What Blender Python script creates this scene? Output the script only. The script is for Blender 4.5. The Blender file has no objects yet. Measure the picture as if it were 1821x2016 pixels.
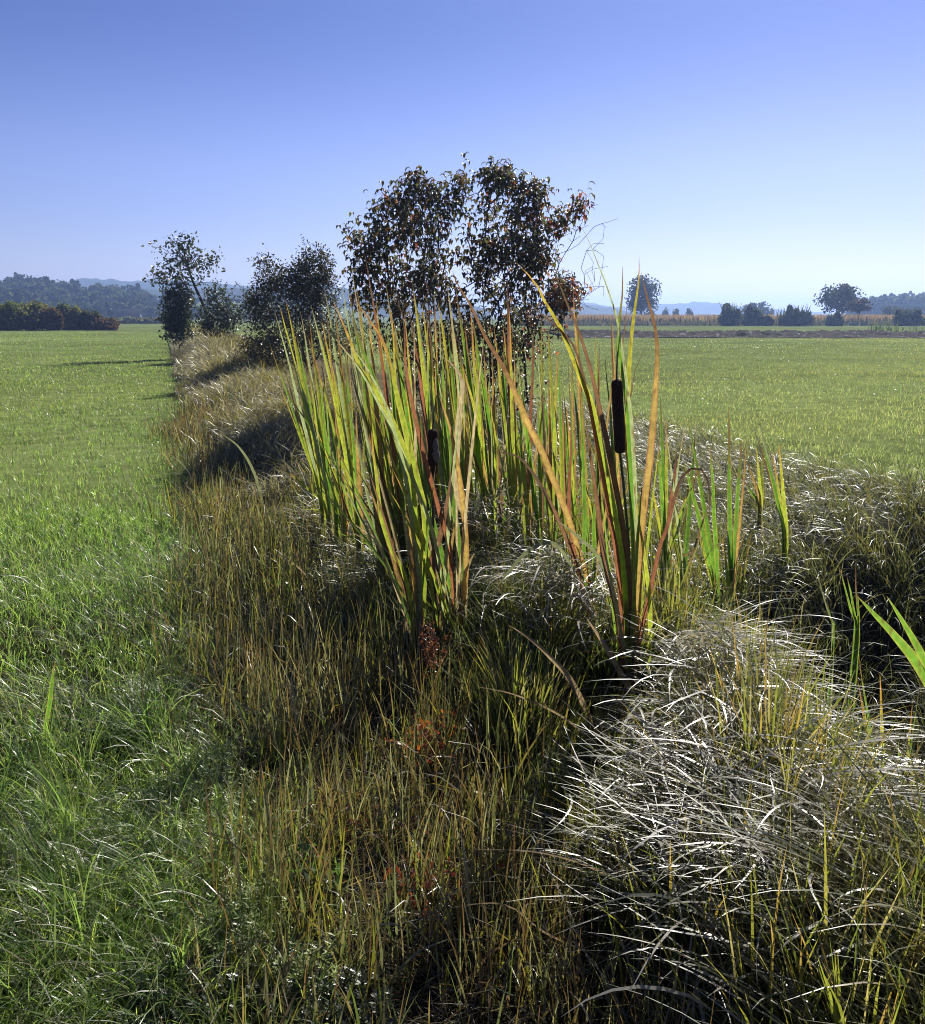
import bpy, math
import numpy as np
from mathutils import Vector

rng = np.random.default_rng(7)
PI = math.pi
C = bpy.context.scene.collection
sc = bpy.context.scene

# ------------------------------------------------------------------ camera
CAMH = 1.55
PITCH = math.radians(12.4)
F = 887.0            # focal length in pixels of the 925x1024 frame
K = 0.50796
cam = bpy.data.cameras.new('camera')
cam.sensor_fit = 'VERTICAL'
cam.angle = 2 * math.atan(512 / F)
cam.clip_start = 0.05
cam.clip_end = 8000
co = bpy.data.objects.new('camera', cam)
co.location = (0, 0, CAMH)
co.rotation_euler = (PI / 2 - PITCH, 0, 0)
C.objects.link(co)
sc.camera = co
cp, sp = math.cos(PITCH), math.sin(PITCH)

def P(dx, dy, Y):
    """point of the place seen at (dx, dy) of the 1821x2016 photograph when it stands Y metres ahead"""
    xc = (dx - 910.5) * K / F
    yc = (1008 - dy) * K / F
    r = np.array([xc, cp + yc * sp, -sp + yc * cp])
    s = Y / r[1]
    return np.array([r[0] * s, Y, CAMH + r[2] * s])

# ------------------------------------------------------------------ world axes of the ditch
D = np.array([-0.307, 0.952]); R = np.array([0.952, 0.307])
def uv(x, y):
    return x * D[0] + y * D[1], x * R[0] + y * R[1]
def xy(u, v):
    return u * D[0] + v * R[0], u * D[1] + v * R[1]
def sstep(a, b, x):
    t = np.clip((x - a) / (b - a), 0, 1)
    return t * t * (3 - 2 * t)
def vnoise(x, y, s, seed=0):
    """smooth value noise, vectorised, 0..1"""
    x = np.asarray(x, float) / s + 100.3 + seed * 17.13; y = np.asarray(y, float) / s + 57.7 + seed * 9.71
    xi = np.floor(x); yi = np.floor(y); fx = x - xi; fy = y - yi
    fx = fx * fx * (3 - 2 * fx); fy = fy * fy * (3 - 2 * fy)
    def h(a, b):
        v = np.sin(a * 127.1 + b * 311.7 + seed * 3.3) * 43758.5453
        return v - np.floor(v)
    return (h(xi, yi) * (1 - fx) + h(xi + 1, yi) * fx) * (1 - fy) + (h(xi, yi + 1) * (1 - fx) + h(xi + 1, yi + 1) * fx) * fy
def segdist(x, y, a, b):
    ax, ay = a; bx, by = b
    dx, dy = bx - ax, by - ay
    t = np.clip(((x - ax) * dx + (y - ay) * dy) / (dx * dx + dy * dy), 0, 1)
    return np.hypot(x - ax - t * dx, y - ay - t * dy)
def hollow(x, y):
    d = np.minimum(segdist(x, y, (1.85, 2.5), (2.0, 4.3)), segdist(x, y, (2.0, 4.3), (3.6, 5.7)))
    return np.exp(-(d / 0.5) ** 2.6)
def gz(x, y):
    x = np.asarray(x, float); y = np.asarray(y, float)
    u, v = uv(x, y)
    z = (vnoise(x, y, 1.7) - .5) * .07 + (vnoise(x, y, .5, 3) - .5) * .03
    z = z + (vnoise(x, y, 14, 5) - .5) * .12 * sstep(8, 20, np.hypot(x, y)) * (1 - sstep(60, 120, y))
    z = z - .8 * hollow(x, y)
    z = z + .22 * sstep(8, 12, u) * np.exp(-((v - 1.5) / .9) ** 2)
    z = z - .10 * sstep(.2, .8, v) * (1 - sstep(1.2, 1.6, v)) * (1 - sstep(7, 9, u))
    # low rise carrying the wood on the left
    z = z + 9.0 * sstep(345, 470, y) * (1 - sstep(-95, -40, x)) 
    return z

# ------------------------------------------------------------------ mesh helpers
class Acc:
    def __init__(s):
        s.v = []; s.f = []; s.c = []; s.n = 0
    def add(s, v, f, c):
        v = np.asarray(v, np.float32).reshape(-1, 3); c = np.asarray(c, np.float32).reshape(-1, 3)
        s.v.append(v); s.f.append(np.asarray(f, np.int32).reshape(-1, 4) + s.n); s.c.append(c); s.n += len(v)
    def build(s, name, mat, parent=None, loc=(0, 0, 0), smooth=True):
        v = np.concatenate(s.v); f = np.concatenate(s.f); c = np.concatenate(s.c)
        off = np.array(parent.location if parent is not None else loc, np.float32)
        if parent is not None and parent.parent is not None:
            off = off + np.array(parent.parent.location, np.float32)
        v = v - off
        me = bpy.data.meshes.new(name)
        me.vertices.add(len(v)); me.vertices.foreach_set('co', v.ravel())
        me.loops.add(f.size); me.loops.foreach_set('vertex_index', f.ravel())
        me.polygons.add(len(f)); me.polygons.foreach_set('loop_start', np.arange(0, f.size, 4, dtype=np.int32))
        me.polygons.foreach_set('loop_total', np.full(len(f), 4, np.int32))
        if smooth:
            me.polygons.foreach_set('use_smooth', np.ones(len(f), bool))
        a = me.color_attributes.new('Col', 'FLOAT_COLOR', 'POINT')
        a.data.foreach_set('color', np.concatenate([c, np.ones((len(c), 1), np.float32)], 1).ravel())
        me.update(calc_edges=True)
        me.materials.append(mat)
        o = bpy.data.objects.new(name, me); C.objects.link(o)
        if parent is not None:
            o.parent = parent
        else:
            o.location = loc
        return o

def tag(o, label=None, cat=None, group=None, kind=None):
    if label: o['label'] = label
    if cat: o['category'] = cat
    if group: o['group'] = group
    if kind: o['kind'] = kind
    return o
def empty(name, loc, label, cat, group=None):
    o = bpy.data.objects.new(name, None); C.objects.link(o)
    o.location = [float(a) for a in loc]; o.empty_display_size = .2
    return tag(o, label, cat, group)

# ------------------------------------------------------------------ materials
def nt(name):
    m = bpy.data.materials.new(name); m.use_nodes = True
    n = m.node_tree.nodes; l = m.node_tree.links; n.clear()
    return m, n, l
def leaf_mat(name, trans=.5, tint=(2.0, 2.0, 1.2), rough=.4, spec=.5, mott=.25, mscale=60):
    m, n, l = nt(name)
    out = n.new('ShaderNodeOutputMaterial'); at = n.new('ShaderNodeAttribute'); at.attribute_name = 'Col'
    tc = n.new('ShaderNodeTexCoord'); no = n.new('ShaderNodeTexNoise'); no.inputs['Scale'].default_value = mscale
    l.new(tc.outputs['Object'], no.inputs['Vector'])
    mr = n.new('ShaderNodeMapRange'); mr.inputs[1].default_value = .3; mr.inputs[2].default_value = .7
    mr.inputs[3].default_value = 1 - mott; mr.inputs[4].default_value = 1 + mott
    l.new(no.outputs[0], mr.inputs[0])
    mu = n.new('ShaderNodeVectorMath'); mu.operation = 'SCALE'
    l.new(at.outputs['Color'], mu.inputs[0]); l.new(mr.outputs[0], mu.inputs['Scale'])
    pb = n.new('ShaderNodeBsdfPrincipled'); pb.inputs['Roughness'].default_value = rough
    pb.inputs['Specular IOR Level'].default_value = spec
    l.new(mu.outputs[0], pb.inputs['Base Color'])
    tb = n.new('ShaderNodeBsdfTranslucent'); t2 = n.new('ShaderNodeVectorMath'); t2.operation = 'MULTIPLY'
    t2.inputs[1].default_value = tint; l.new(mu.outputs[0], t2.inputs[0])
    l.new(t2.outputs[0], tb.inputs['Color'])
    mx = n.new('ShaderNodeMixShader'); mx.inputs[0].default_value = trans
    l.new(pb.outputs[0], mx.inputs[1]); l.new(tb.outputs[0], mx.inputs[2]); l.new(mx.outputs[0], out.inputs[0])
    return m
def plain_mat(name, rough=.9, spec=.2, nscale=20, mott=.35, bump=.0, bscale=60, detail=4, scales=()):
    m, n, l = nt(name)
    out = n.new('ShaderNodeOutputMaterial'); at = n.new('ShaderNodeAttribute'); at.attribute_name = 'Col'
    tc = n.new('ShaderNodeTexCoord')
    cur = at.outputs['Color']
    for s_, mt in [(nscale, mott)] + list(scales):
        no = n.new('ShaderNodeTexNoise'); no.inputs['Scale'].default_value = s_; no.inputs['Detail'].default_value = detail
        l.new(tc.outputs['Object'], no.inputs['Vector'])
        mr = n.new('ShaderNodeMapRange'); mr.inputs[1].default_value = .3; mr.inputs[2].default_value = .7
        mr.inputs[3].default_value = 1 - mt; mr.inputs[4].default_value = 1 + mt
        l.new(no.outputs[0], mr.inputs[0])
        mu = n.new('ShaderNodeVectorMath'); mu.operation = 'SCALE'
        l.new(cur, mu.inputs[0]); l.new(mr.outputs[0], mu.inputs['Scale']); cur = mu.outputs[0]
    pb = n.new('ShaderNodeBsdfPrincipled'); pb.inputs['Roughness'].default_value = rough
    pb.inputs['Specular IOR Level'].default_value = spec
    l.new(cur, pb.inputs['Base Color'])
    if bump:
        nb = n.new('ShaderNodeTexNoise'); nb.inputs['Scale'].default_value = bscale; nb.inputs['Detail'].default_value = 6
        l.new(tc.outputs['Object'], nb.inputs['Vector'])
        bp = n.new('ShaderNodeBump'); bp.inputs['Strength'].default_value = 1; bp.inputs['Distance'].default_value = bump
        l.new(nb.outputs[0], bp.inputs['Height']); l.new(bp.outputs[0], pb.inputs['Normal'])
    l.new(pb.outputs[0], out.inputs[0])
    return m

M_GRASS = leaf_mat('meadow_blade', .5, (2.15, 2.2, 1.5), .36, .6, .15, 8)
M_SEDGE = leaf_mat('sedge_blade', .42, (2.0, 1.95, 1.1), .4, .9, .2, 30)
M_STRAW = leaf_mat('straw_blade', .35, (1.7, 1.55, 1.1), .42, .8, .2, 30)
M_CAT = leaf_mat('cattail_leaf', .54, (2.1, 2.05, 1.35), .36, .6, .22, 45)
def blotch(m, col, lo, hi, scale):
    n = m.node_tree.nodes; l = m.node_tree.links
    at = [x for x in n if x.type == 'ATTRIBUTE'][0]; tgt = [k.to_socket for k in at.outputs['Color'].links]
    tc = n.new('ShaderNodeTexCoord'); no = n.new('ShaderNodeTexNoise'); no.inputs['Scale'].default_value = scale; no.inputs['Detail'].default_value = 6
    mp = n.new('ShaderNodeMapping'); mp.inputs['Scale'].default_value = (1, 1, .18)
    l.new(tc.outputs['Object'], mp.inputs[0]); l.new(mp.outputs[0], no.inputs['Vector'])
    mr = n.new('ShaderNodeMapRange'); mr.inputs[1].default_value = lo; mr.inputs[2].default_value = hi; l.new(no.outputs[0], mr.inputs[0])
    mx = n.new('ShaderNodeMix'); mx.data_type = 'RGBA'; l.new(mr.outputs[0], mx.inputs[0]); l.new(at.outputs['Color'], mx.inputs[6]); mx.inputs[7].default_value = (*col, 1)
    for t in tgt: l.new(mx.outputs[2], t)
blotch(M_CAT, (.10, .055, .03), .56, .72, 70)
M_BUSH = leaf_mat('shrub_leaf', .38, (1.7, 1.6, 1.0), .4, .7, .25, 20)
M_FAR = leaf_mat('far_foliage', .42, (1.7, 1.7, 1.0), .7, .2, .25, .6)
M_HERB = leaf_mat('herb_leaf', .4, (2.0, 2.0, 1.2), .4, .8, .15, 80)
M_BARK = plain_mat('bark', .9, .2, 25, .4, .004, 90)
M_SPIKE = plain_mat('seed_spike', .95, .1, 220, .45, .003, 420)
M_STEM = plain_mat('reed_stem', .6, .3, 60, .3)
M_GROUND = plain_mat('field_soil', 1.0, .0, .35, .22, .02, 14, 8, ((3.0, .3), (.04, .12)))
M_SOIL = plain_mat('ploughed_soil', 1.0, .05, 1.2, .4, .08, 3, 8)
M_HILL = plain_mat('wooded_hills', .95, .05, .02, .35, 2.0, .05, 6)

# ------------------------------------------------------------------ generic blades
def rnd(a, b, n):
    return rng.uniform(a, b, n)
def pick(pal, n, jit=.18):
    pal = np.array(pal, float)
    c = pal[rng.integers(0, len(pal), n)]
    return c * (1 + rng.normal(0, jit, (n, 1))).clip(.4, 1.8)
def blades(acc, x, y, L, w, th0, bend, phi, twist, cb, ct, segs=4, power=1.4, z=None, tipfrac=.12, drift=None, clamp=True):
    n = len(x)
    if n == 0: return
    g = gz(x, y) if z is None else z
    t = (np.arange(segs) + .5) / segs
    th = th0[:, None] + bend[:, None] * t[None] ** power
    ph = phi[:, None] + (drift[:, None] * t[None] if drift is not None else 0)
    st = L[:, None] / segs
    dx = st * np.sin(th) * np.cos(ph); dy = st * np.sin(th) * np.sin(ph); dz = st * np.cos(th)
    pts = np.zeros((n, segs + 1, 3))
    pts[:, 0, 0] = x; pts[:, 0, 1] = y; pts[:, 0, 2] = g - .01
    pts[:, 1:, 0] = x[:, None] + np.cumsum(dx, 1); pts[:, 1:, 1] = y[:, None] + np.cumsum(dy, 1)
    pts[:, 1:, 2] = g[:, None] + np.cumsum(dz, 1)
    if clamp:
        gg = gz(pts[:, :, 0], pts[:, :, 1])
        pts[:, :, 2] = np.maximum(pts[:, :, 2], gg - .01 + .03 * np.linspace(0, 1, segs + 1)[None])
    T = np.gradient(pts, axis=1); T /= np.linalg.norm(T, axis=2, keepdims=True) + 1e-9
    H = np.stack([-np.sin(phi), np.cos(phi), np.zeros(n)], 1)[:, None, :].repeat(segs + 1, 1)
    N = np.cross(T, H)
    W = np.cos(twist)[:, None, None] * H + np.sin(twist)[:, None, None] * N
    tt = np.linspace(0, 1, segs + 1)
    prof = np.minimum(1, .55 + 1.6 * tt) * (1 - tt ** 2.2 * (1 - tipfrac)); prof[-1] = tipfrac * .5
    W = W * (w[:, None] * prof[None])[:, :, None] * .5
    V = np.stack([pts - W, pts + W], 2)                       # n, s+1, 2, 3
    col = cb[:, None, :] * (1 - tt[None, :, None] ** 1.3) + ct[:, None, :] * tt[None, :, None] ** 1.3
    col = np.repeat(col[:, :, None, :], 2, 2)
    base = (np.arange(n) * (segs + 1) * 2)[:, None]
    s = (np.arange(segs) * 2)[None]
    b = base + s
    f = np.stack([b, b + 1, b + 3, b + 2], 2)
    acc.add(V, f, col)

def scatter(n, y0, y1, fall, spread=.66, pad=.5):
    """points in the wedge ahead of the camera, density falling off as Y**-fall"""
    ys = np.exp(np.linspace(math.log(y0), math.log(y1), 4000))
    dens = ys ** (-fall) * (spread * ys + pad)
    cdf = np.concatenate([[0], np.cumsum((dens[1:] + dens[:-1]) / 2 * np.diff(ys))]); cdf /= cdf[-1]
    Y = np.interp(rng.random(n), cdf, ys)
    X = rng.uniform(-1, 1, n) * (spread * Y + pad)
    return X, Y

# ------------------------------------------------------------------ ground
def edge_left(u): return .12 + .12 * np.sin(u * .9) + .1 * np.sin(u * 2.3 + 1)
def edge_right(u): return 6.0 + .25 * np.sin(u * .7) + .15 * np.sin(u * 2.1)

def build_ground():
    vs = np.unique(np.concatenate([-np.geomspace(3, 2300, 40), np.arange(-3, 8, .09), np.geomspace(8, 2300, 50)]))
    us = np.unique(np.concatenate([-np.geomspace(2, 400, 16), np.arange(-2, 14, .1), np.geomspace(14, 2600, 90)]))
    V, U = np.meshgrid(vs, us)
    X, Y = xy(U, V)
    Z = gz(X, Y)
    nu, nv = U.shape
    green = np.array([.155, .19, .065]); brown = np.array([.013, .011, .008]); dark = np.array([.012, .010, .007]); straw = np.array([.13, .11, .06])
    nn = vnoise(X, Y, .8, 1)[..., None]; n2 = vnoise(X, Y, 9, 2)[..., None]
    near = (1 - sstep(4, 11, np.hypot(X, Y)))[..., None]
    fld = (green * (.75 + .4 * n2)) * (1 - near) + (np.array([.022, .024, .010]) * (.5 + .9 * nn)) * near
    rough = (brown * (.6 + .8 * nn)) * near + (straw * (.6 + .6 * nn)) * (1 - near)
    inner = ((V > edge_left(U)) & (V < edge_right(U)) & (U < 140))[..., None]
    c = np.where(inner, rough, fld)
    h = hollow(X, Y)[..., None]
    c = c * (1 - h) + dark * h  # shade of the hollow put into the soil colour, darkest along its bed
    a = Acc()
    i = np.arange(nu - 1)[:, None] * nv + np.arange(nv - 1)[None]
    f = np.stack([i, i + 1, i + 1 + nv, i + nv], -1).reshape(-1, 4)
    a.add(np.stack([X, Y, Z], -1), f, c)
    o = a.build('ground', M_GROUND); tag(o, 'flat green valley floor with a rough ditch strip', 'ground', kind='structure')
build_ground()

# ploughed strip and far right band
def build_plough():
    a = Acc()
    nx, ny = 520, 80
    s = np.linspace(-1, 1, nx)
    X = 8 + (s + 1) / 2 * 82
    t = np.linspace(0, 1, ny)
    y_front = 66 + .02 * (X - 8) + 1.5 * vnoise(X, X * 0, 9, 8)
    y_back = 88 - .02 * (X - 8) + 2.0 * vnoise(X, X * 0, 7, 9)
    y_back = y_back - 10 * sstep(60, 90, X)
    y_front = y_front - 5 * sstep(30, 70, X)
    XX = np.repeat(X[None], ny, 0); YY = y_front[None] + (y_back - y_front)[None] * t[:, None]
    ed = np.minimum(1, np.minimum(t, 1 - t) * 8)[:, None]
    Z = gz(XX, YY) + .012 + ed * (.02 + .34 * vnoise(XX, YY, .34, 11) ** 2 + .12 * vnoise(XX, YY, 2.2, 12))
    c = np.array([.036, .031, .028]) * (.6 + .9 * vnoise(XX, YY, .7, 13)[..., None]) + .16 * (vnoise(XX, YY, .3, 15)[..., None] > .86)
    i = np.arange(ny - 1)[:, None] * nx + np.arange(nx - 1)[None]
    f = np.stack([i, i + 1, i + 1 + nx, i + nx], -1).reshape(-1, 4)
    a.add(np.stack([XX, YY, Z], -1), f, c)
    tag(a.build('ploughed_strip', M_SOIL, smooth=False), 'dark grey-brown strip of ploughed clods across the right meadow', 'soil strip', kind='structure')
build_plough()

# ------------------------------------------------------------------ hills
def ridge(name, Y, prof, col, label, depth=260, seedn=1, rough=1.5):
    """prof: list of (dx, dy) crest points of the photograph at distance Y"""
    xs = np.array([p[0] for p in prof], float); ys = np.array([p[1] for p in prof], float)
    n = 260
    sx = np.linspace(xs[0], xs[-1], n); sy = np.interp(sx, xs, ys)
    sy = np.convolve(np.pad(sy, 4, 'edge'), np.ones(9) / 9, 'valid')
    crest = np.array([P(a, b, Y) for a, b in zip(sx, sy)])
    a = Acc(); m = 16
    rows = []
    for k in range(m):
        t = k / (m - 1)                       # 0 front foot .. 0.6 crest .. 1 back
        prof_z = math.sin(min(t / .6, 1) * PI / 2) if t < .6 else math.cos((t - .6) / .4 * PI / 2)
        yy = Y + depth * (t - .6)
        p = crest.copy(); p[:, 1] = yy
        p[:, 2] = -1 + (crest[:, 2] + 1) * prof_z
        p[:, 2] += rough * (vnoise(p[:, 0], p[:, 1], 9, seedn) - .5) * (prof_z > .05) + rough * 1.5 * (vnoise(p[:, 0], p[:, 1], 28, seedn + 5) - .5) * (prof_z > .05)
        rows.append(p)
    V = np.stack(rows)
    i = np.arange(m - 1)[:, None] * n + np.arange(n - 1)[None]
    f = np.stack([i, i + 1, i + 1 + n, i + n], -1).reshape(-1, 4)
    a.add(V, f, np.broadcast_to(np.array(col), V.shape))
    tag(a.build(name, M_HILL), label, 'hills', kind='structure')
ridge('hills', 1250, [(60, 600), (130, 556), (165, 549), (230, 553), (262, 552), (300, 548), (345, 549), (400, 560), (480, 566), (640, 566), (760, 580), (820, 600)],
      (.05, .075, .04), 'pale blue far ridge above the dark wood', rough=5)
ridge('hills', 800, [(240, 590), (300, 572), (370, 578), (460, 570), (560, 566), (700, 572), (860, 590), (960, 612)],
      (.04, .06, .035), 'blue wooded ridge behind the shrubs along the ditch', seedn=3, rough=3)
ridge('hills', 1500, [(1010, 612), (1070, 592), (1110, 590), (1150, 595), (1200, 606), (1260, 606), (1310, 602), (1365, 595), (1400, 597), (1440, 602), (1520, 611), (1600, 618)],
      (.05, .075, .045), 'pale blue low hills beyond the maize field', seedn=4, rough=4)
ridge('hills', 900, [(1040, 616), (1080, 606), (1120, 600), (1165, 604), (1210, 612), (1260, 619)],
      (.04, .06, .04), 'small blue hill right of the bare twigs', seedn=6, rough=3)

# ------------------------------------------------------------------ foliage helpers
def leaf_cards(acc, c, size, col, up=None, aspect=1.0):
    """one bent leaf (2 quads) at every centre c, random orientation"""
    n = len(c)
    d = rng.normal(size=(n, 3)); d /= np.linalg.norm(d, axis=1, keepdims=True)
    if up is not None: d = d * (1 - abs(up)) + np.array([0, 0, up]); d /= np.linalg.norm(d, axis=1, keepdims=True)
    r = rng.normal(size=(n, 3)); s = np.cross(d, r); s /= np.linalg.norm(s, axis=1, keepdims=True) + 1e-9
    nn = np.cross(d, s)
    sz = size if np.ndim(size) else np.full(n, size)
    L = sz[:, None]; W = (sz * aspect)[:, None] * .5
    b = c; m = c + d * L * .5 ; e = c + d * L * .92 + nn * L * .22
    V = np.stack([b - s * W * .25, b + s * W * .25, m - s * W, m + s * W, e - s * W * .2, e + s * W * .2], 1)
    i = (np.arange(n) * 6)[:, None, None]
    f = i + np.array([[0, 1, 3, 2], [2, 3, 5, 4]])[None]
    acc.add(V, f, np.repeat(col[:, None, :], 6, 1))

def tubes(acc, A, B, ra, rb, col, sides=5):
    A = np.asarray(A, float); B = np.asarray(B, float); n = len(A)
    ra = np.broadcast_to(ra, n); rb = np.broadcast_to(rb, n)
    d = B - A; L = np.linalg.norm(d, axis=1, keepdims=True); d = d / (L + 1e-9)
    ref = np.where(np.abs(d[:, 2:3]) > .9, np.array([[1., 0, 0]]), np.array([[0, 0, 1.]]))
    s = np.cross(d, ref); s /= np.linalg.norm(s, axis=1, keepdims=True); q = np.cross(d, s)
    an = np.arange(sides) / sides * 2 * PI
    ring = np.cos(an)[None, :, None] * s[:, None, :] + np.sin(an)[None, :, None] * q[:, None, :]
    V = np.stack([A[:, None] + ring * ra[:, None, None], B[:, None] + ring * rb[:, None, None]], 1).reshape(n, -1, 3)
    k = np.arange(sides); k2 = (k + 1) % sides
    f = np.stack([k, k2, k2 + sides, k + sides], 1)[None] + (np.arange(n) * sides * 2)[:, None, None]
    acc.add(V, f, np.broadcast_to(np.array(col, float), V.shape))

def skeleton(base, targets, step, jit, bias=.45, rise=0.0):
    """branching skeleton from base to every target; returns nodes, parents, weights"""
    nodes = [np.array(base, float)]; par = [-1]; plen = [0.]
    order = np.argsort(np.linalg.norm(targets - base, axis=1))
    tips = []
    for ti in order:
        t = targets[ti]
        N = np.array(nodes); pl = np.array(plen)
        d = np.linalg.norm(N - t, axis=1)
        low = np.maximum(0, N[:, 2] - t[2] + rise)
        j = int(np.argmin(d + bias * pl + 1.5 * low))
        a = nodes[j]; L = np.linalg.norm(t - a); k = max(1, int(L / step))
        prev = j
        sag = rng.normal(0, jit, 3) * L
        for q in range(1, k + 1):
            f = q / k
            p = a + (t - a) * f + sag * math.sin(f * PI) + (rng.normal(0, jit * .25, 3) * L if q < k else 0)
            p = p + np.array([0, 0, .12 * L * math.sin(f * PI)])
            nodes.append(p); par.append(prev); plen.append(plen[prev] + L / k); prev = len(nodes) - 1
        tips.append(prev)
    return np.array(nodes), np.array(par), tips
def skel_tubes(acc, nodes, par, r_tip, col, sides=5, expo=.5, rmax=9):
    w = np.zeros(len(nodes)); ch = np.zeros(len(nodes), int)
    for p in par[1:]: ch[p] += 1
    w[ch == 0] = 1
    for i in range(len(nodes) - 1, 0, -1): w[par[i]] += w[i]
    r = np.minimum(r_tip * w ** expo, rmax)
    i = np.arange(1, len(nodes))
    tubes(acc, nodes[par[i]], nodes[i], np.minimum(r[par[i]], r[i] * 1.35), r[i], col, sides)

def ell(n, c, rad, shell=.35):
    """random points inside an ellipsoid, biased outwards"""
    d = rng.normal(size=(n, 3)); d /= np.linalg.norm(d, axis=1, keepdims=True)
    r = (shell + (1 - shell) * rng.random(n)) ** (1 / 2.2)
    return np.array(c) + d * r[:, None] * np.array(rad)

# far crown: clumped leaf cards in lobes
def crown(acc, c, rad, nlobes, per, size, pal, jit=.2, flat=.75, upmin=-.5):
    c = np.array(c, float); rad = np.array(rad, float)
    d = rng.normal(size=(nlobes, 3)); d /= np.linalg.norm(d, axis=1, keepdims=True)
    d[:, 2] = np.maximum(d[:, 2], upmin)
    lc = c + d * rad * rng.uniform(.35, .85, (nlobes, 1))
    lr = rad * rng.uniform(.22, .42, (nlobes, 1))
    lcol = pick(pal, nlobes, jit)
    idx = np.repeat(np.arange(nlobes), per); n = len(idx)
    q = rng.normal(size=(n, 3)); q /= np.linalg.norm(q, axis=1, keepdims=True)
    pts = lc[idx] + q * lr[idx] * (rng.random((n, 1)) ** .4)
    leaf_cards(acc, pts, size * rng.uniform(.6, 1.3, n), lcol[idx] * (1 + rng.normal(0, .15, (n, 1))).clip(.5, 1.6))
    return lc

PAL_HEDGE = [(.10, .12, .035), (.15, .15, .04), (.075, .10, .035), (.17, .15, .045)]
PAL_DARK = [(.045, .06, .03), (.06, .07, .038), (.04, .05, .03)]
PAL_RED = [(.10, .05, .03), (.08, .05, .03), (.06, .05, .03)]
PAL_WOOD = [(.03, .05, .022), (.045, .06, .026), (.024, .038, .02), (.065, .07, .03)]

def far_bush(name, dx, top, base, hw, Y, pal, label, cat, n_l=26, per=70, leaf=.3, trunk=True, group=None, low=0.0, spray=0, dens=1):
    """a bush or tree whose outline spans dx-hw..dx+hw and top..base of the photograph at distance Y"""
    b = P(dx, base, Y); b[2] = float(gz(b[0], b[1]))
    t = P(dx, top, Y)
    h = t[2] - b[2]; w = hw * K / F * Y
    e = empty(name, b, label, cat, group)
    a = Acc()
    cz = b[2] + h * (.5 + .5 * low); rz = h * (.5 - .5 * low)
    rs = np.random.default_rng(int(dx * 3 + top))
    if name == 'field_shrub':
        for q in range(5):
            ox = rs.uniform(-.75, .75); hs = 1.0 if q == 0 else rs.uniform(.5, .9)
            if q == 0: ox *= .6
            crown(a, (b[0] + ox * w, b[1] + rs.uniform(-.3, .3) * w, b[2] + h * hs * .55), (w * rs.uniform(.18, .36), w * .3, h * hs * .48), int(n_l * .4), int(per * dens), leaf, pal, upmin=-1)
        cz = b[2] + h * .32; rz = h * .34
    lc = crown(a, (b[0], b[1], cz), (w, w * .8, rz), int(n_l), int(per * dens), leaf, pal, upmin=-1)
    leaf_cards(a, ell(int(n_l * 7), (b[0], b[1], cz), (w * 1.12, w, rz * 1.08), .6), leaf * .8, pick(pal, int(n_l * 7)))
    if low == 0:                      # foliage down to the ground
        crown(a, (b[0], b[1], b[2] + h * .25), (w * .95, w * .75, h * .28), int(n_l * .7), int(per * dens), leaf, pal, upmin=-1)
    if spray:
        k = spray
        px = b[0] + rng.normal(0, .45, k) * w; py = b[1] + rng.uniform(-.5, .5, k) * w
        blades(a, px, py, rng.uniform(.6, 1.12, k) * h, np.full(k, leaf * .55), rng.uniform(0, .25, k), rng.uniform(0, .4, k), rng.uniform(0, 2 * PI, k), rng.uniform(0, PI, k),
               pick(pal, k), pick(pal, k), 4, z=np.full(k, b[2]))
    a.build('crown', M_FAR, e)
    tr = Acc()
    tg = lc[: max(6, n_l // 2)]
    nd, pr, _ = skeleton(b - np.array([0, 0, .1]), tg, h * .18, .06)
    skel_tubes(tr, nd, pr, h * .0045, (.05, .045, .04), 5)
    tr.build('trunk', M_BARK, e)
    return e

# hedge at the far left
G = 'hedge shrubs at the far left'
for (dx, top, base, hw, Y, pal, lab) in [
    (-40, 602, 651, 40, 104, PAL_HEDGE, 'broad green shrub cut by the left edge of the frame, first of the hedge'),
    (22, 595, 651, 36, 106, PAL_HEDGE, 'tall yellow-green shrub, second from the left end of the hedge'),
    (68, 594, 650, 34, 108, [(.19, .17, .04), (.15, .15, .04), (.09, .10, .035)], 'tallest shrub of the hedge with a yellowish crown'),
    (104, 607, 650, 20, 106, [(.09, .045, .025), (.06, .05, .02)], 'small reddish shrub squeezed between two green ones in the hedge'),
    (125, 598, 649, 26, 110, [(.11, .15, .05), (.10, .13, .05)], 'pale green rounded shrub in the middle of the hedge'),
    (152, 604, 648, 24, 110, [(.16, .15, .05), (.12, .12, .05)], 'olive shrub with upright shoots near the low end of the hedge'),
    (180, 612, 647, 24, 109, [(.06, .065, .03), (.075, .07, .035)], 'olive-brown shrub sloping down to the reddish low end of the hedge'),
    (207, 627, 647, 26, 108, [(.12, .06, .035), (.09, .06, .035)], 'low reddish-brown shrub at the right end of the hedge'),
]:
    far_bush('hedge_shrub', dx, top, base, hw, Y, pal, lab, 'shrub', 34, 90, .32, group=G, spray=25)

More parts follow.
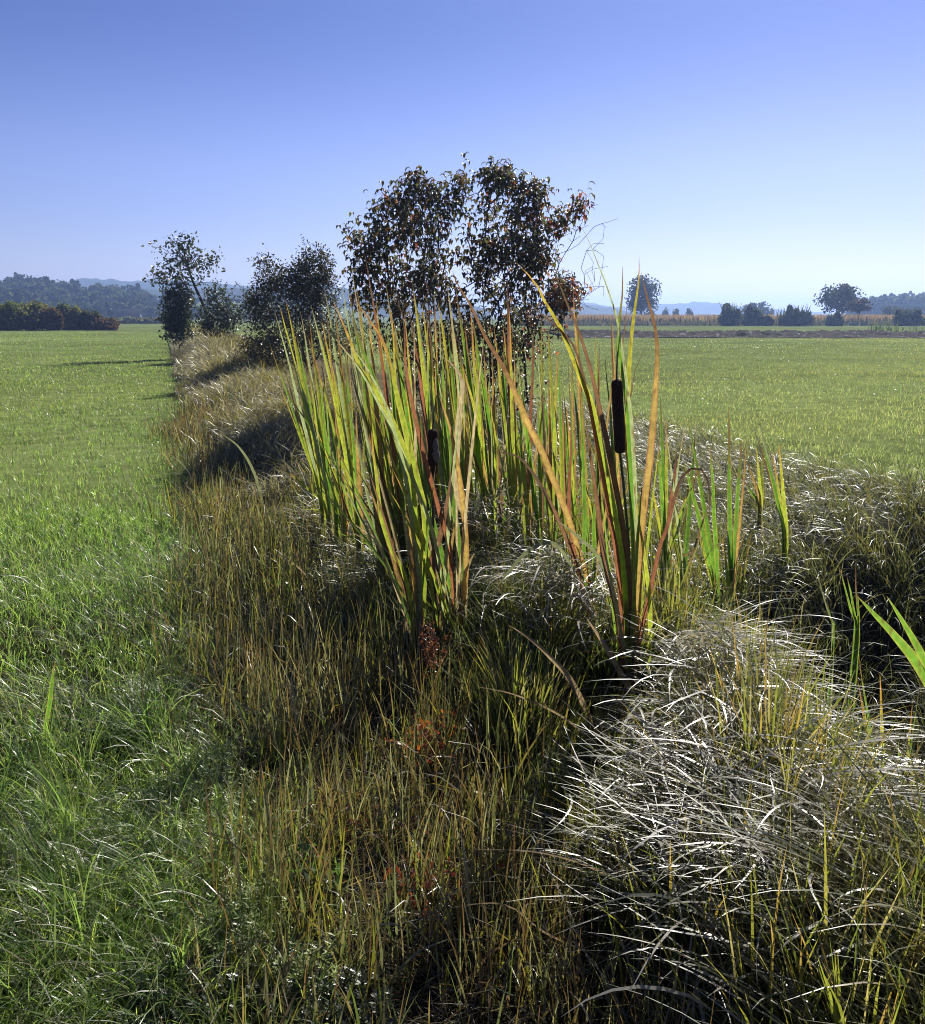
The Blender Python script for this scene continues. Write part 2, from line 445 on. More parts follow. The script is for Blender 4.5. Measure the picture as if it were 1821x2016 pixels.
# bushes and trees on the right
G2 = 'shrubs in front of the maize field'
for (dx, top, base, hw, Y, lab, spr) in [
    (1437, 594, 641, 22, 160, 'ragged dark shrub with a pointed top, left end of the shrubs before the maize', 70),
    (1480, 602, 641, 24, 162, 'lower dark shrub leaning against the pointed one before the maize', 50),
    (1510, 619, 641, 9, 161, 'smallest dark shrub in front of the maize', 10),
    (1567, 601, 641, 31, 160, 'wide dark shrub with feathery upright shoots before the maize', 160),
    (1643, 614, 641, 16, 160, 'dark shrub under the big round tree', 50),
    (1783, 604, 641, 26, 158, 'boxy dark shrub alone near the right end of the maize', 160),
    (1832, 618, 641, 16, 160, 'dark shrub cut by the right edge before the maize', 40),
]:
    far_bush('field_shrub', dx, top, base, hw, Y, PAL_DARK, lab, 'shrub', 26, 90, .42, group=G2, spray=spr)
far_bush('round_tree', 1648, 561, 636, 44, 190, [(.04, .055, .03), (.05, .06, .035), (.055, .06, .035)], 'big round tree with an airy crown above the maize', 'tree', 40, 55, .5, low=.3)
far_bush('reddish_tree', 1688, 589, 637, 24, 172, [(.07, .04, .03), (.06, .045, .03)], 'low reddish tree with a bare trunk beside the big round tree', 'tree', 22, 60, .4, low=.5)
far_bush('lone_tree', 1265, 543, 630, 32, 230, [(.04, .055, .035), (.045, .055, .035)], 'tall lone tree standing behind the tips of the largest cattail', 'tree', 44, 60, .55, low=.12)
far_bush('grey_tree', 1112, 536, 636, 34, 120, [(.045, .05, .04), (.05, .05, .04)], 'grey-green tree half hidden behind the big dogwood shrub', 'tree', 30, 40, .32, low=.2)
G3 = 'tiny trees on the skyline'
for dx, top, hw, lab in [(1284, 612, 5, 'tiny tree just right of the lone tree on the skyline'), (1310, 606, 7, 'tiny dark pointed tree on the skyline, tallest of its row'), (1330, 608, 6, 'tiny round tree on the skyline between two pointed ones'), (1357, 607, 7, 'tiny dark tree at the right end of the skyline row')]:
    far_bush('skyline_tree', dx, top, 626, hw, 330, PAL_WOOD, lab, 'tree', 12, 30, .6, group=G3)
far_bush('distant_clump_tree', 1478, 598, 628, 18, 330, PAL_WOOD, 'distant rounded blue-grey tree behind the lower dark shrub', 'tree', 20, 50, .8, group='distant trees behind the shrubs')
far_bush('distant_clump_tree', 1503, 596, 628, 18, 335, PAL_WOOD, 'distant blue-grey tree with a flat top, right of its twin', 'tree', 20, 50, .8, group='distant trees behind the shrubs')
far_bush('poplar_shrub', 1755, 600, 634, 20, 240, PAL_DARK, 'low grey tree between the wood edge and the boxy shrub', 'tree', 16, 40, .5)

# woods as masses
def wood(name, cells, label, pal=PAL_WOOD, con=.12, core=(.02, .028, .016)):
    a = Acc(); tr = Acc()
    for (x, y, z, h, w) in cells:
        conif = rng.random() < con
        c = pick(pal, 1, .22)[0]
        if conif:
            n = 170; t = rng.random(n) ** .7; ang = rng.random(n) * 2 * PI; r = (1 - t) * w * .38 * rng.uniform(.6, 1.1, n)
            pts = np.stack([x + r * np.cos(ang), y + r * np.sin(ang), z + h * (.15 + .98 * t)], 1)
            leaf_cards(a, pts, np.full(n, w * .16), np.repeat((c * .7)[None], n, 0))
        else:
            crown(a, (x, y, z + h * .62), (w * .5, w * .45, h * .36), 9, 30, w * .16, [c], .14, upmin=-.6)
            crown(a, (x, y, z + h * .25), (w * .45, w * .4, h * .25), 4, 24, w * .2, [c], .14, upmin=-.6)
    return tag(a.build(name, M_FAR), label, 'wood', kind='stuff')
cells = []
crest = np.array([(-60, 540), (0, 543), (20, 542), (60, 538), (80, 545), (120, 550), (160, 556), (200, 556), (240, 560), (270, 564), (300, 575), (312, 594), (325, 571), (360, 574), (380, 590), (400, 606), (520, 616), (640, 620)], float)
for row, Y in enumerate([352, 366, 382, 400, 420, 442, 466]):
    f = (row + 1) / 7
    s = -75
    while s < 640:
        Y2 = Y + rng.uniform(-7, 7)
        s2 = s + rng.uniform(-6, 6)
        topy = np.interp(s2, crest[:, 0], crest[:, 1])
        frac = .22 + .78 * f ** .75
        if 385 < s2: frac = max(frac, .8)
        ty = 626 - (626 - topy) * frac + rng.uniform(-3, 4)
        p = P(s2, ty, Y2)
        g = float(gz(p[0], p[1]))
        h = rng.uniform(9, 14); w = rng.uniform(7, 11)
        if 226 < s2 < 284 and row < 1: s += 15; continue
        z = p[2] - h
        if z < g: z = g; h = max(2.5, p[2] - g)
        cells.append((p[0], Y2, z, h, min(w, h * 1.1)))
        s += w * F / Y2 / K * .52
wood('forest_wood', cells, 'dark bluish mixed wood on the low rise at the left')
# ground carrying that wood
ridge('hills', 470, [(-160, 560), (60, 556), (200, 574), (300, 592), (380, 606), (520, 622)], (.02, .03, .016), 'dark slope under the wood at the left', depth=190, seedn=8, rough=.5)
cells = []
for Y in (400, 415, 430):
    s = 1690
    while s < 1930:
        ty = np.interp(s, [1690, 1705, 1725, 1760, 1821, 1930], [606, 590, 582, 578, 577, 579]) + rng.uniform(-2, 2)
        p = P(s, ty, Y); g = 0
        cells.append((p[0], Y + rng.uniform(-4, 4), g, p[2] - g, 9.5)); s += 13
wood('poplar_wood', cells, 'even-topped grey-blue wood at the right edge behind the maize', [(.045, .06, .035), (.04, .05, .03)], 0)
cells = []
for s in np.arange(215, 345, 7):
    p = P(s, 628 + rng.uniform(-2, 2), 215)
    cells.append((p[0], 215 + rng.uniform(-6, 6), 0, max(1.0, p[2]) , 4))
wood('far_scrub', cells, 'low tawny scrub line at the far end of the left meadow', [(.12, .11, .06), (.08, .09, .05)], 0)

# barn in front of the wood
def barn():
    b = P(258, 632, 345); b[2] = float(gz(b[0], b[1]))
    e = empty('barn', b, 'small barn with a pale brown roof at the foot of the wood', 'barn')
    w, d, h = 8, 6, 1.9
    a = Acc()
    X = [(-w / 2, -d / 2), (w / 2, -d / 2), (w / 2, d / 2), (-w / 2, d / 2)]
    v = [(b[0] + x, b[1] + y, b[2] + z) for z in (-.3, h) for x, y in X]
    a.add(v, [[0, 1, 5, 4], [1, 2, 6, 5], [2, 3, 7, 6], [3, 0, 4, 7]], np.full((8, 3), .2))
    v = [(b[0] - w / 2, b[1] - d / 2, b[2] + h), (b[0] - w / 2, b[1] + d / 2, b[2] + h), (b[0] - w / 2, b[1], b[2] + h + 2.4), (b[0] - w / 2, b[1], b[2] + h + 2.38),
         (b[0] + w / 2, b[1] - d / 2, b[2] + h), (b[0] + w / 2, b[1] + d / 2, b[2] + h), (b[0] + w / 2, b[1], b[2] + h + 2.4), (b[0] + w / 2, b[1], b[2] + h + 2.38)]
    a.add(v, [[0, 1, 2, 3], [4, 5, 6, 7]], np.full((8, 3), .2))
    a.build('wall', M_HILL, e, smooth=False)
    r = Acc()
    for sgn in (-1, 1):
        y0 = b[1] + sgn * (d / 2 + .5); z0 = b[2] + h - .33; y1 = b[1]; z1 = b[2] + h + 2.45
        v = [(b[0] - w / 2 - .5, y0, z0), (b[0] + w / 2 + .5, y0, z0), (b[0] + w / 2 + .5, y1, z1), (b[0] - w / 2 - .5, y1, z1)]
        v += [(x, y, z + .15) for x, y, z in v]
        r.add(v, [[0, 1, 2, 3], [4, 5, 6, 7], [0, 1, 5, 4], [0, 3, 7, 4], [1, 2, 6, 5]], np.tile([.10, .08, .065], (8, 1)))
    r.build('roof', M_HILL, e, smooth=False)
barn()

# ------------------------------------------------------------------ maize field
def maize():
    a = Acc()
    n = 22000
    Y = 172 + rng.random(n) ** 1.8 * 60
    X = rng.uniform(12, 150, n) * (Y / 172)
    h = rng.uniform(1.6, 2.2, n)
    mid = pick([(.22, .19, .10), (.18, .18, .08), (.25, .21, .11)], n)
    top = pick([(.30, .20, .10), (.26, .18, .09), (.30, .23, .12)], n)
    blades(a, X, Y, h, np.full(n, .22), rnd(0, .1, n), rnd(0, .25, n), rnd(0, 2 * PI, n), rnd(0, PI, n), mid, top, 3, clamp=False)
    for _ in range(2):
        blades(a, X, Y, h * rnd(.4, .7, n), np.full(n, .16), rnd(.1, .5, n), rnd(.5, 1.6, n), rnd(0, 2 * PI, n), rnd(0, PI, n), mid, mid * 1.1, 3, clamp=False)
    tag(a.build('maize_crop', M_STRAW), 'ripe brown maize crop with reddish tops along the right skyline', 'crop', kind='stuff')
    # rank weeds at its foot
    a = Acc(); n = 5000
    X = rng.uniform(10, 140, n); Y = rng.uniform(164, 171, n)
    c = pick([(.07, .08, .035), (.12, .11, .06), (.05, .055, .03)], n)
    blades(a, X, Y, rnd(.5, 1.1, n), np.full(n, .25), rnd(0, .5, n), rnd(0, .8, n), rnd(0, 2 * PI, n), rnd(0, PI, n), c, c * 1.2, 2, clamp=False)
    tag(a.build('field_edge_weeds', M_STRAW), 'grey-green weeds along the foot of the maize', 'weeds', kind='stuff')
    a = Acc(); n = 260
    cx = np.repeat(rng.uniform(38, 55, 14), 19)[:n]; cx = cx[:n]; n = len(cx)
    X = cx + rng.normal(0, .35, n); Y = 84 + rng.normal(0, 1.0, n)
    c = pick([(.05, .075, .03)], n)
    blades(a, X, Y, rnd(.4, 1.4, n), np.full(n, .12), rnd(0, .35, n), rnd(0, .6, n), rnd(0, 2 * PI, n), rnd(0, PI, n), c, c, 2, clamp=False)
    tag(a.build('weed_tufts', M_GRASS), 'green weed tufts standing on the far rim of the ploughed strip', 'weeds', kind='stuff')
maize()

# ------------------------------------------------------------------ grasses
GRN = [(.115, .195, .045), (.145, .22, .05), (.08, .155, .04), (.175, .23, .06), (.12, .185, .06)]
GRN2 = [(.155, .21, .075), (.18, .225, .08), (.13, .18, .07), (.21, .22, .12)]
STR = [(.25, .235, .15), (.19, .18, .11), (.14, .13, .08)]
SIL = [(.13, .15, .09), (.17, .18, .12), (.10, .12, .06), (.20, .19, .13)]
RDB = [(.14, .07, .045), (.15, .095, .05), (.11, .06, .04)]
YEL = [(.17, .17, .03), (.13, .15, .025), (.20, .16, .035)]

def meadow(name, label, side, n1, n2):
    a = Acc()
    # near and middle
    for (n, y0, y1, fall, segs) in ((n1, 1.5, 7, .9, 4), (n2, 6, 95, 1.75, 2)):
        X, Y = scatter(n, y0, y1, fall)
        u, v = uv(X, Y)
        if side < 0:
            k = v < edge_left(u) + rng.normal(0, .1, len(u)) * (1 + 0 * u)
        else:
            k = v > edge_right(u) + rng.normal(0, .25, len(u))
        k &= ~((np.abs(Y - 77) < 13) & (X > 8))
        X, Y = X[k], Y[k]; n = len(X)
        if n == 0: continue
        dd = vnoise(X, Y, .9, 21); d2 = vnoise(X, Y, 3.5, 22)
        keep = rng.random(n) < (.25 + 1.0 * dd); X, Y, dd, d2 = X[keep], Y[keep], dd[keep], d2[keep]; n = len(X)
        far = sstep(3.5, 8, Y)
        L = (rnd(.07, .19, n) * (.7 + .6 * dd)) * (1 - far) + rnd(.05, .10, n) * far
        w = rnd(.0024, .0046, n) * np.maximum(1, (Y / 4)) ** .68
        th = np.abs(rng.normal(.15, .3, n)); be = rnd(.4, 2.3, n) * (1 - .4 * far)
        pal = GRN if side < 0 else GRN2
        cb = pick(pal, n); ct = cb * np.array([1.15, 1.05, .9])
        pf = (d2 - .5)[:, None] * np.array([[.5, .25, 0]]); cb = cb * (1 + pf); ct = ct * (1 + pf)
        band = .78 + .44 * vnoise(X * .35 + Y * .05, Y * 1.2, 5.5, 61) + .25 * (vnoise(X, Y, 18, 62) - .5)
        bare = 1 - .45 * sstep(.62, .8, vnoise(X * .5, Y, 1.7, 63)) * (1 if side > 0 else .3)
        kb = rng.random(n) < bare; cb = cb * band[:, None]; ct = ct * band[:, None]
        cb = np.where(kb[:, None], cb, cb * .5 + .03); L = np.where(kb, L, L * .6)
        sil = rng.random(n) < .08 + .22 * (1 - far) * vnoise(X, Y, .5, 25); s = pick(STR + SIL, n)
        cb = np.where(sil[:, None], s, cb); ct = np.where(sil[:, None], s, ct)
        blades(a, X, Y, L, w, th, be, rnd(0, 2 * PI, n), rng.normal(0, .5, n), cb, ct, segs)
    # flat-lying leaves that catch the light
    X, Y = scatter(34000, 2.2, 60, 1.3); u, v = uv(X, Y)
    k = (v < edge_left(u)) if side < 0 else (v > edge_right(u) + .1)
    k &= ~((np.abs(Y - 77) < 13) & (X > 8)) & (rng.random(len(X)) < (1 if side < 0 else .4) * (.15 + .9 * sstep(.45, .8, vnoise(X, Y, 1.6, 28))))
    X, Y = X[k], Y[k]; n = len(X); cb = pick(GRN2 + SIL, n)
    blades(a, X, Y, rnd(.04, .09, n) * np.maximum(1, Y / 12) ** .5, rnd(.005, .011, n) * np.maximum(1, Y / 8) ** .5, rnd(.9, 1.3, n), rnd(.1, .7, n), rnd(0, 2 * PI, n), rng.normal(0, .25, n), cb, cb, 3, z=gz(X, Y) + rnd(.03, .09, n), clamp=False)
    if side < 0:    # lodged long grass where the meadow meets the rough
        X, Y = scatter(20000, 1.5, 5.5, .8); u, v = uv(X, Y)
        k = (v < .12) & (v > -1.3) & (vnoise(X, Y, .45, 27) > .5); X, Y = X[k], Y[k]; n = len(X)
        c = pick(GRN + STR + SIL + SIL, n)
        blades(a, X, Y, rnd(.16, .34, n), rnd(.0025, .005, n), rnd(.1, .7, n), rnd(1.0, 2.3, n), rng.normal(-2.4, 1.1, n), rng.normal(0, .3, n), c * .9, c * 1.1, 6, power=1.1)
    return tag(a.build(name, M_GRASS), label, 'grass', kind='stuff')
meadow('meadow_grass', 'bright green meadow grass left of the rough strip', -1, 150000, 250000)
meadow('meadow_grass', 'yellow-green meadow grass on the right, flecked with glinting blades', 1, 30000, 330000)

def coarse():
    p = []
    while len(p) < 60:
        x, y = scatter(1, 1.6, 3.4, .5); x = float(x[0]); y = float(y[0]); u, v = uv(x, y)
        if v < -.05 and float(vnoise(x, y, .5, 71)) > .42: p.append((x, y, rng.uniform(.7, 1.15)))
    tussocks('coarse_grass', 'longer coarse green grass tufts at the bottom left of the meadow', p, 48, (.16, .36), (.003, .006), GRN, GRN + SIL[:1], (-2.2, .3), M_GRASS, silver=.15, th=.25, bend=(.3, 1.9), segs=6, spread=.05)

def strip():
    """knee-low brown and yellow sedge along the left side of the ditch, between meadow and cattails"""
    a = Acc()
    X, Y = scatter(118000, 1.5, 16, 1.0)
    u, v = uv(X, Y)
    k = (v > edge_left(u) - .1 + rng.normal(0, .12, len(u))) & (v < np.where(Y < 4.2, 1.03, 1.25) + rng.normal(0, .1, len(u)))
    k &= vnoise(X, Y, .2, 31) * .6 + vnoise(X, Y, .6, 35) * .5 + .25 * rng.random(len(u)) > .51
    X, Y = X[k], Y[k]; n = len(X)
    cl = vnoise(X, Y, .45, 32); red = vnoise(X, Y, 1.1, 33)
    L = rnd(.12, .40, n) * (.55 + .75 * cl)
    cb = pick(YEL[:2] + [(.10, .12, .035), (.12, .09, .05), (.15, .12, .06), (.08, .09, .035), (.07, .10, .03)], n); ct = cb * 1.15
    r = rng.random(n) < .22 + .5 * sstep(.45, .75, red) + .3 * sstep(4.5, 7, Y)
    ct = np.where(r[:, None], pick(RDB, n), ct)
    s = rng.random(n) < .36; q = pick(STR + SIL, n); cb = np.where(s[:, None], q, cb); ct = np.where(s[:, None], q, ct)
    upr = rng.random(n) < .74
    be = np.where(upr, rnd(0, .5, n), rnd(.8, 2.2, n))
    blades(a, X, Y, L, rnd(.0032, .008, n) * np.maximum(1, Y / 4) ** .6, np.abs(rng.normal(0, .2, n)), be, rnd(0, 2 * PI, n), rng.normal(0, .6, n), cb, ct, 4)
    # dead thatch between the blades
    X, Y = scatter(70000, 1.4, 10, 1.1); u, v = uv(X, Y); k = (v > 0) & (v < 1.4); X, Y = X[k], Y[k]; n = len(X)
    c = pick([(.12, .10, .06), (.07, .06, .035), (.16, .13, .08), (.09, .055, .04), (.07, .09, .035)], n)
    blades(a, X, Y, rnd(.08, .25, n), rnd(.002, .004, n), rnd(.8, 1.4, n), rnd(.1, .6, n), rnd(0, 2 * PI, n), rnd(0, PI, n), c, c, 3)
    tag(a.build('brown_sedge', M_SEDGE), 'short brown and yellow sedge strip between meadow and cattails', 'sedge', kind='stuff')
strip()

def tussocks(name, label, cen, nper, Lr, wr, pal, palt, lean, mat, spread=.16, bend=(1.0, 2.4), th=.25, silver=.5, segs=7, rw=None):
    """dense arching tufts; lean=(phi, strength) is the way the sward has been laid over"""
    a = Acc()
    cen = np.array(cen); m = len(cen); n = m * nper
    idx = np.repeat(np.arange(m), nper)
    ang = rnd(0, 2 * PI, n); rad = np.abs(rng.normal(0, spread, n))
    X = cen[idx, 0] + rad * np.cos(ang); Y = cen[idx, 1] + rad * np.sin(ang)
    la = cen[idx, 3] if cen.shape[1] > 3 else lean[0]
    rw = rw or (.8 if cen.shape[1] < 4 else .55)
    px = np.cos(ang) * rw + lean[1] * np.cos(la) + rng.normal(0, .35, n)
    py = np.sin(ang) * rw + lean[1] * np.sin(la) + rng.normal(0, .35, n)
    phi = np.arctan2(py, px)
    sc_ = cen[idx, 2] if cen.shape[1] > 2 else np.ones(n)
    L = rnd(*Lr, n) * sc_ * (1 - .25 * np.minimum(rad / spread / 2, 1))
    cb = pick(pal, n); ct = pick(palt, n)
    s = rng.random(n) < silver; q = pick(SIL, n)
    ct = np.where(s[:, None], q, ct); cb = np.where((s & (rng.random(n) < .6))[:, None], q * .85, cb)
    w = rnd(*wr, n) * np.maximum(1, Y / 4) ** .6
    blades(a, X, Y, L, w, np.abs(rng.normal(th, .15, n)), rnd(*bend, n), phi, rng.normal(0, .35, n), cb, ct, segs, power=1.1, drift=rng.normal(0, .3, n))
    return tag(a.build(name, mat), label, 'sedge', kind='stuff')

def grid_pts(fn, u0, u1, v0, v1, n):
    u = rnd(u0, u1, n); v = rnd(v0, v1, n)
    x, y = xy(u, v)
    k = fn(x, y, u, v)
    return np.stack([x[k], y[k]], 1)
SEDB = [(.08, .105, .03), (.11, .12, .035), (.06, .075, .025), (.14, .13, .045)]
SEDT = [(.17, .18, .045), (.20, .185, .05), (.24, .17, .06), (.12, .15, .04)]
def gp(dx, dy, h=0.0):
    """ground point seen at (dx, dy)"""
    Y = 3.0
    for _ in range(12):
        q = P(dx, dy, 1.0) - np.array([0, 0, CAMH]); z = float(gz(q[0] * Y, Y)) + h
        Y = (CAMH - z) / -q[2] 
    return q[0] * Y, Y
# tall sedge between the brown strip and the hollow: separate tufts, laid over towards the camera
def tufts(fn, u0, u1, v0, v1, n): return grid_pts(fn, u0, u1, v0, v1, n)
fn1 = lambda x, y, u, v: (hollow(x, y) < .10) & (np.abs(x) < .7 * y + .5)
def low(x, y):     # keeps the sward short in front of the cattail bases
    px = 910.5 + x / y * F / K
    def m(c, hw, Y, k=.85, lo=.1):
        free = np.clip(CAMH * (1 - y / Y) * k / .5, lo, 1)
        w = np.exp(-np.abs((px - c) / hw) ** 5) * (y < Y + .12)
        return 1 - w * (1 - free)
    return np.minimum.reduce([m(1250, 205, 3.42, .65, .06), m(870, 110, 3.95), m(1155, 60, 3.9), m(1435, 75, 4.5), m(1690, 50, 4.4, 1.1)])
def leancol(p):
    pxx = 910.5 + p[:, 0] / p[:, 1] * F / K
    a = np.where(pxx < 1200, 3.3, np.where(p[:, 1] > 2.35, -1.2, 2.8)) + rng.normal(0, .3, len(p))
    return np.concatenate([p, a[:, None]], 1)
# dark green upright sedge left of the silver tufts
pts = tufts(fn1, .9, 4.2, 1.1, 1.75, 190)
pts = np.concatenate([pts, (rng.uniform(.6, 1.0, len(pts)) * low(pts[:, 0], pts[:, 1]))[:, None]], 1)
tussocks('green_sedge', 'dark green upright sedge between the brown strip and the silver tufts', pts, 80, (.28, .55), (.004, .0085), [(.035, .055, .018), (.05, .07, .02)], [(.07, .10, .025), (.12, .13, .03), (.06, .085, .025)], (-.2, .25), M_SEDGE, silver=.12, th=.2, bend=(.1, 1.0), segs=6, spread=.11)
pts = tufts(fn1, .9, 3.4, 1.5, 3.0, 95)
pts = leancol(np.concatenate([pts, (rng.uniform(.7, 1.05, len(pts)) * low(pts[:, 0], pts[:, 1]))[:, None]], 1))
tussocks('silver_sedge', 'long silvery sedge flopping over around the foot of the largest cattail', pts, 90, (.36, .72), (.0055, .0115), SEDB, SEDT, (2.75, .9), M_SEDGE, silver=.28, th=.3, bend=(.6, 1.8), segs=8, spread=.11)
pts = tufts(fn1, 1.6, 3.6, 1.5, 3.0, 34)
pts = np.concatenate([pts, (rng.uniform(.8, 1.1, len(pts)) * low(pts[:, 0], pts[:, 1]))[:, None]], 1)
tussocks('silver_sedge', 'silvery sedge cascading towards the viewer from the crest of the tufts', pts, 105, (.40, .78), (.0055, .012), SEDB, SEDT + SIL, (-1.5, 1.0), M_SEDGE, silver=.7, th=.35, bend=(1.2, 2.2), segs=8, spread=.09)
pts = tufts(lambda x, y, u, v: fn1(x, y, u, v) & (y < 2.75) & (910.5 + x / y * F / K > 1400), .9, 3.0, 1.2, 3.0, 58)
pts = np.concatenate([pts, (rng.uniform(.8, 1.1, len(pts)) * low(pts[:, 0], pts[:, 1]))[:, None], rng.normal(2.6, .18, (len(pts), 1))], 1)
tussocks('silver_sedge', 'combed silvery sedge leaning to the left at the lower right', pts, 90, (.42, .85), (.004, .0085), SEDB, SEDT + [(.3, .27, .16), (.26, .24, .12)], (2.6, 1.0), M_SEDGE, silver=.26, th=.4, bend=(.7, 1.7), segs=8, spread=.11, rw=.2)
pts = tufts(fn1, .9, 3.6, 1.1, 3.0, 230)
pts = np.concatenate([pts, (rng.uniform(.8, 1.1, len(pts)) * low(pts[:, 0], pts[:, 1]))[:, None]], 1)
tussocks('green_sedge', 'upright green and yellow sedge blades standing among the silvery ones', pts, 58, (.3, .66), (.006, .0115), [(.11, .15, .03), (.13, .15, .035), (.2, .17, .08)], [(.22, .22, .045), (.19, .21, .04), (.27, .18, .06), (.14, .18, .04), (.33, .29, .16)], (-1.9, .2), M_SEDGE, silver=.04, th=.12, bend=(.05, .6), segs=5, spread=.13)
# behind, around the cattail bases
pts = tufts(lambda x, y, u, v: (hollow(x, y) < .15), 3.4, 7.8, 1.0, 3.1, 210)
pts = np.concatenate([pts, (rng.uniform(.7, 1.0, len(pts)) * low(pts[:, 0], pts[:, 1]))[:, None]], 1)
tussocks('tangled_sedge', 'bleached tangled sedge between the cattail stems', pts, 90, (.3, .66), (.0045, .0085), SEDB + STR[:1], SEDT + STR, (-2.4, .5), M_SEDGE, silver=.6, th=.35, bend=(1.0, 2.4), segs=6, spread=.12)
pts = tufts(lambda x, y, u, v: (hollow(x, y) < .15), 3.4, 7.8, 1.0, 3.1, 150)
pts = np.concatenate([pts, (rng.uniform(.7, 1.0, len(pts)) * low(pts[:, 0], pts[:, 1]))[:, None]], 1)
tussocks('green_sedge', 'yellow-green sedge blades standing between the cattail stems', pts, 30, (.3, .7), (.005, .009), [(.06, .10, .02), (.08, .11, .022)], [(.16, .17, .03), (.13, .15, .03), (.20, .12, .04)], (-1.9, .2), M_SEDGE, silver=.05, th=.12, bend=(.05, .6), segs=4, spread=.15)
# mats of bleached blades lying nearly flat on the tufts
def mats():
    a = Acc()
    for dx, dy, hh, r, n, ph in [(1395, 1275, .33, .13, 420, -1.2), (1450, 1560, .33, .14, 220, 2.7), (1520, 1740, .33, .15, 240, 2.7), (1660, 1700, .3, .15, 200, 2.7), (1415, 1395, .30, .15, 420, -1.2), (1105, 1120, .4, .16, 360, -1.8), (950, 1000, .5, .22, 420, -2.0), (1350, 1520, .3, .12, 200, -1.2), (1480, 1640, .32, .14, 240, -.9), 
                             (1600, 1560, .3, .14, 180, -.8), (990, 960, .45, .2, 300, -2.2), (900, 930, .45, .2, 240, -2.3), (1660, 1420, .1, .12, 120, -2.4)]:
        x0, y0 = gp(dx, dy, hh)
        x = x0 + rng.normal(0, r, n); y = y0 + rng.normal(0, r * 1.2, n)
        z = gz(np.full(n, x0), np.full(n, y0)) + hh + rng.normal(0, .05, n) - 1.2 * ((x - x0) ** 2 + (y - y0) ** 2)
        c = pick([(.30, .29, .23), (.24, .23, .18), (.34, .32, .27), (.18, .19, .12)], n)
        blades(a, x, y, rnd(.18, .42, n), rnd(.004, .010, n), rnd(.9, 1.35, n), rnd(.2, 1.1, n), rng.normal(ph, .7, n), rng.normal(0, .25, n), c, c, 6, z=z, clamp=False, drift=rng.normal(0, .6, n))
    tag(a.build('bleached_sedge', M_STRAW), 'glaring white mats of flattened dead sedge leaves on top of the tufts', 'sedge', kind='stuff')
mats()
coarse()
# right bank
pts = grid_pts(lambda x, y, u, v: (hollow(x, y) < .62) & (v > 2.75) & (v < 5.9 + rng.normal(0, .15, len(x))), .5, 13, 2.9, 6.1, 620)
tussocks('bank_grass', 'rank yellow-green grass on the far bank of the dark hollow', pts, 75, (.25, .55), (.0035, .007), [(.06, .075, .025), (.09, .09, .03), (.10, .09, .045)], [(.13, .13, .045), (.11, .12, .04), (.20, .17, .09), (.09, .11, .04)], (3.2, .8), M_SEDGE, silver=.42, th=.3, bend=(.6, 2.1), segs=5, spread=.2)
pts = grid_pts(lambda x, y, u, v: (hollow(x, y) > .3) & (np.abs(x) < .75 * y + .5), 1.2, 7, 2.0, 6.0, 260)
tussocks('hollow_grass', 'thin dark grass hanging into the dark hollow', pts, 34, (.25, .55), (.003, .006), [(.035, .05, .02), (.05, .06, .025)], [(.07, .09, .03), (.12, .11, .05)], (3.3, .5), M_SEDGE, silver=.25, th=.3, bend=(.4, 1.9), segs=5, spread=.13)
# long pale mound down the ditch
def mound():
    a = Acc()
    n = 125000
    u = 7.5 + rng.random(n) ** 1.5 * 62; v = .05 + rng.random(n) * 2.8
    x, y = xy(u, v)
    k = (v > edge_left(u) + (.35 * vnoise(x, y, 1.0, 41) + .25) * (1 - sstep(9, 16, u))) & (v < 2.7)
    x, y, u, v = x[k], y[k], u[k], v[k]; n = len(x)
    prof = sstep(.0, .9, v) * (.7 + .3 * vnoise(x, y, 1.6, 42))
    L = rnd(.35, .85, n) * (.35 + .6 * prof) * (.82 + .3 * sstep(12, 25, u)) * (1 + .25 * sstep(15, 40, u))
    yel = vnoise(x, y, 1.5, 43) + .4 * sstep(1.2, 2.2, v)
    cb = pick(STR[1:] + SIL[:2] + [(.08, .085, .04), (.06, .07, .03)], n); ct = pick([(.36, .37, .28), (.46, .44, .36), (.33, .32, .22), (.27, .26, .17), (.2, .19, .12), (.17, .14, .09), (.12, .13, .06)], n)
    g = rng.random(n) < .15 + sstep(.5, .9, yel) * .7
    cb = np.where(g[:, None], pick(YEL, n) , cb); ct = np.where(g[:, None], pick([(.22, .21, .05), (.18, .18, .05), (.28, .24, .08)], n), ct)
    w = rnd(.004, .008, n) * np.maximum(1, y / 6) ** .75
    L = L * (.5 + .9 * vnoise(x, y, .6, 44))
    blades(a, x, y, L, w, rnd(.05, .6, n), rnd(.8, 2.6, n), rng.normal(-.9, 1.1, n) + 1.5 * (vnoise(x, y, 1.2, 45) - .5), rng.normal(0, .3, n), cb, ct, 5)
    tag(a.build('pale_grass', M_STRAW), 'long mound of pale bleached grass following the ditch to the shrubs', 'grass', kind='stuff')
mound()

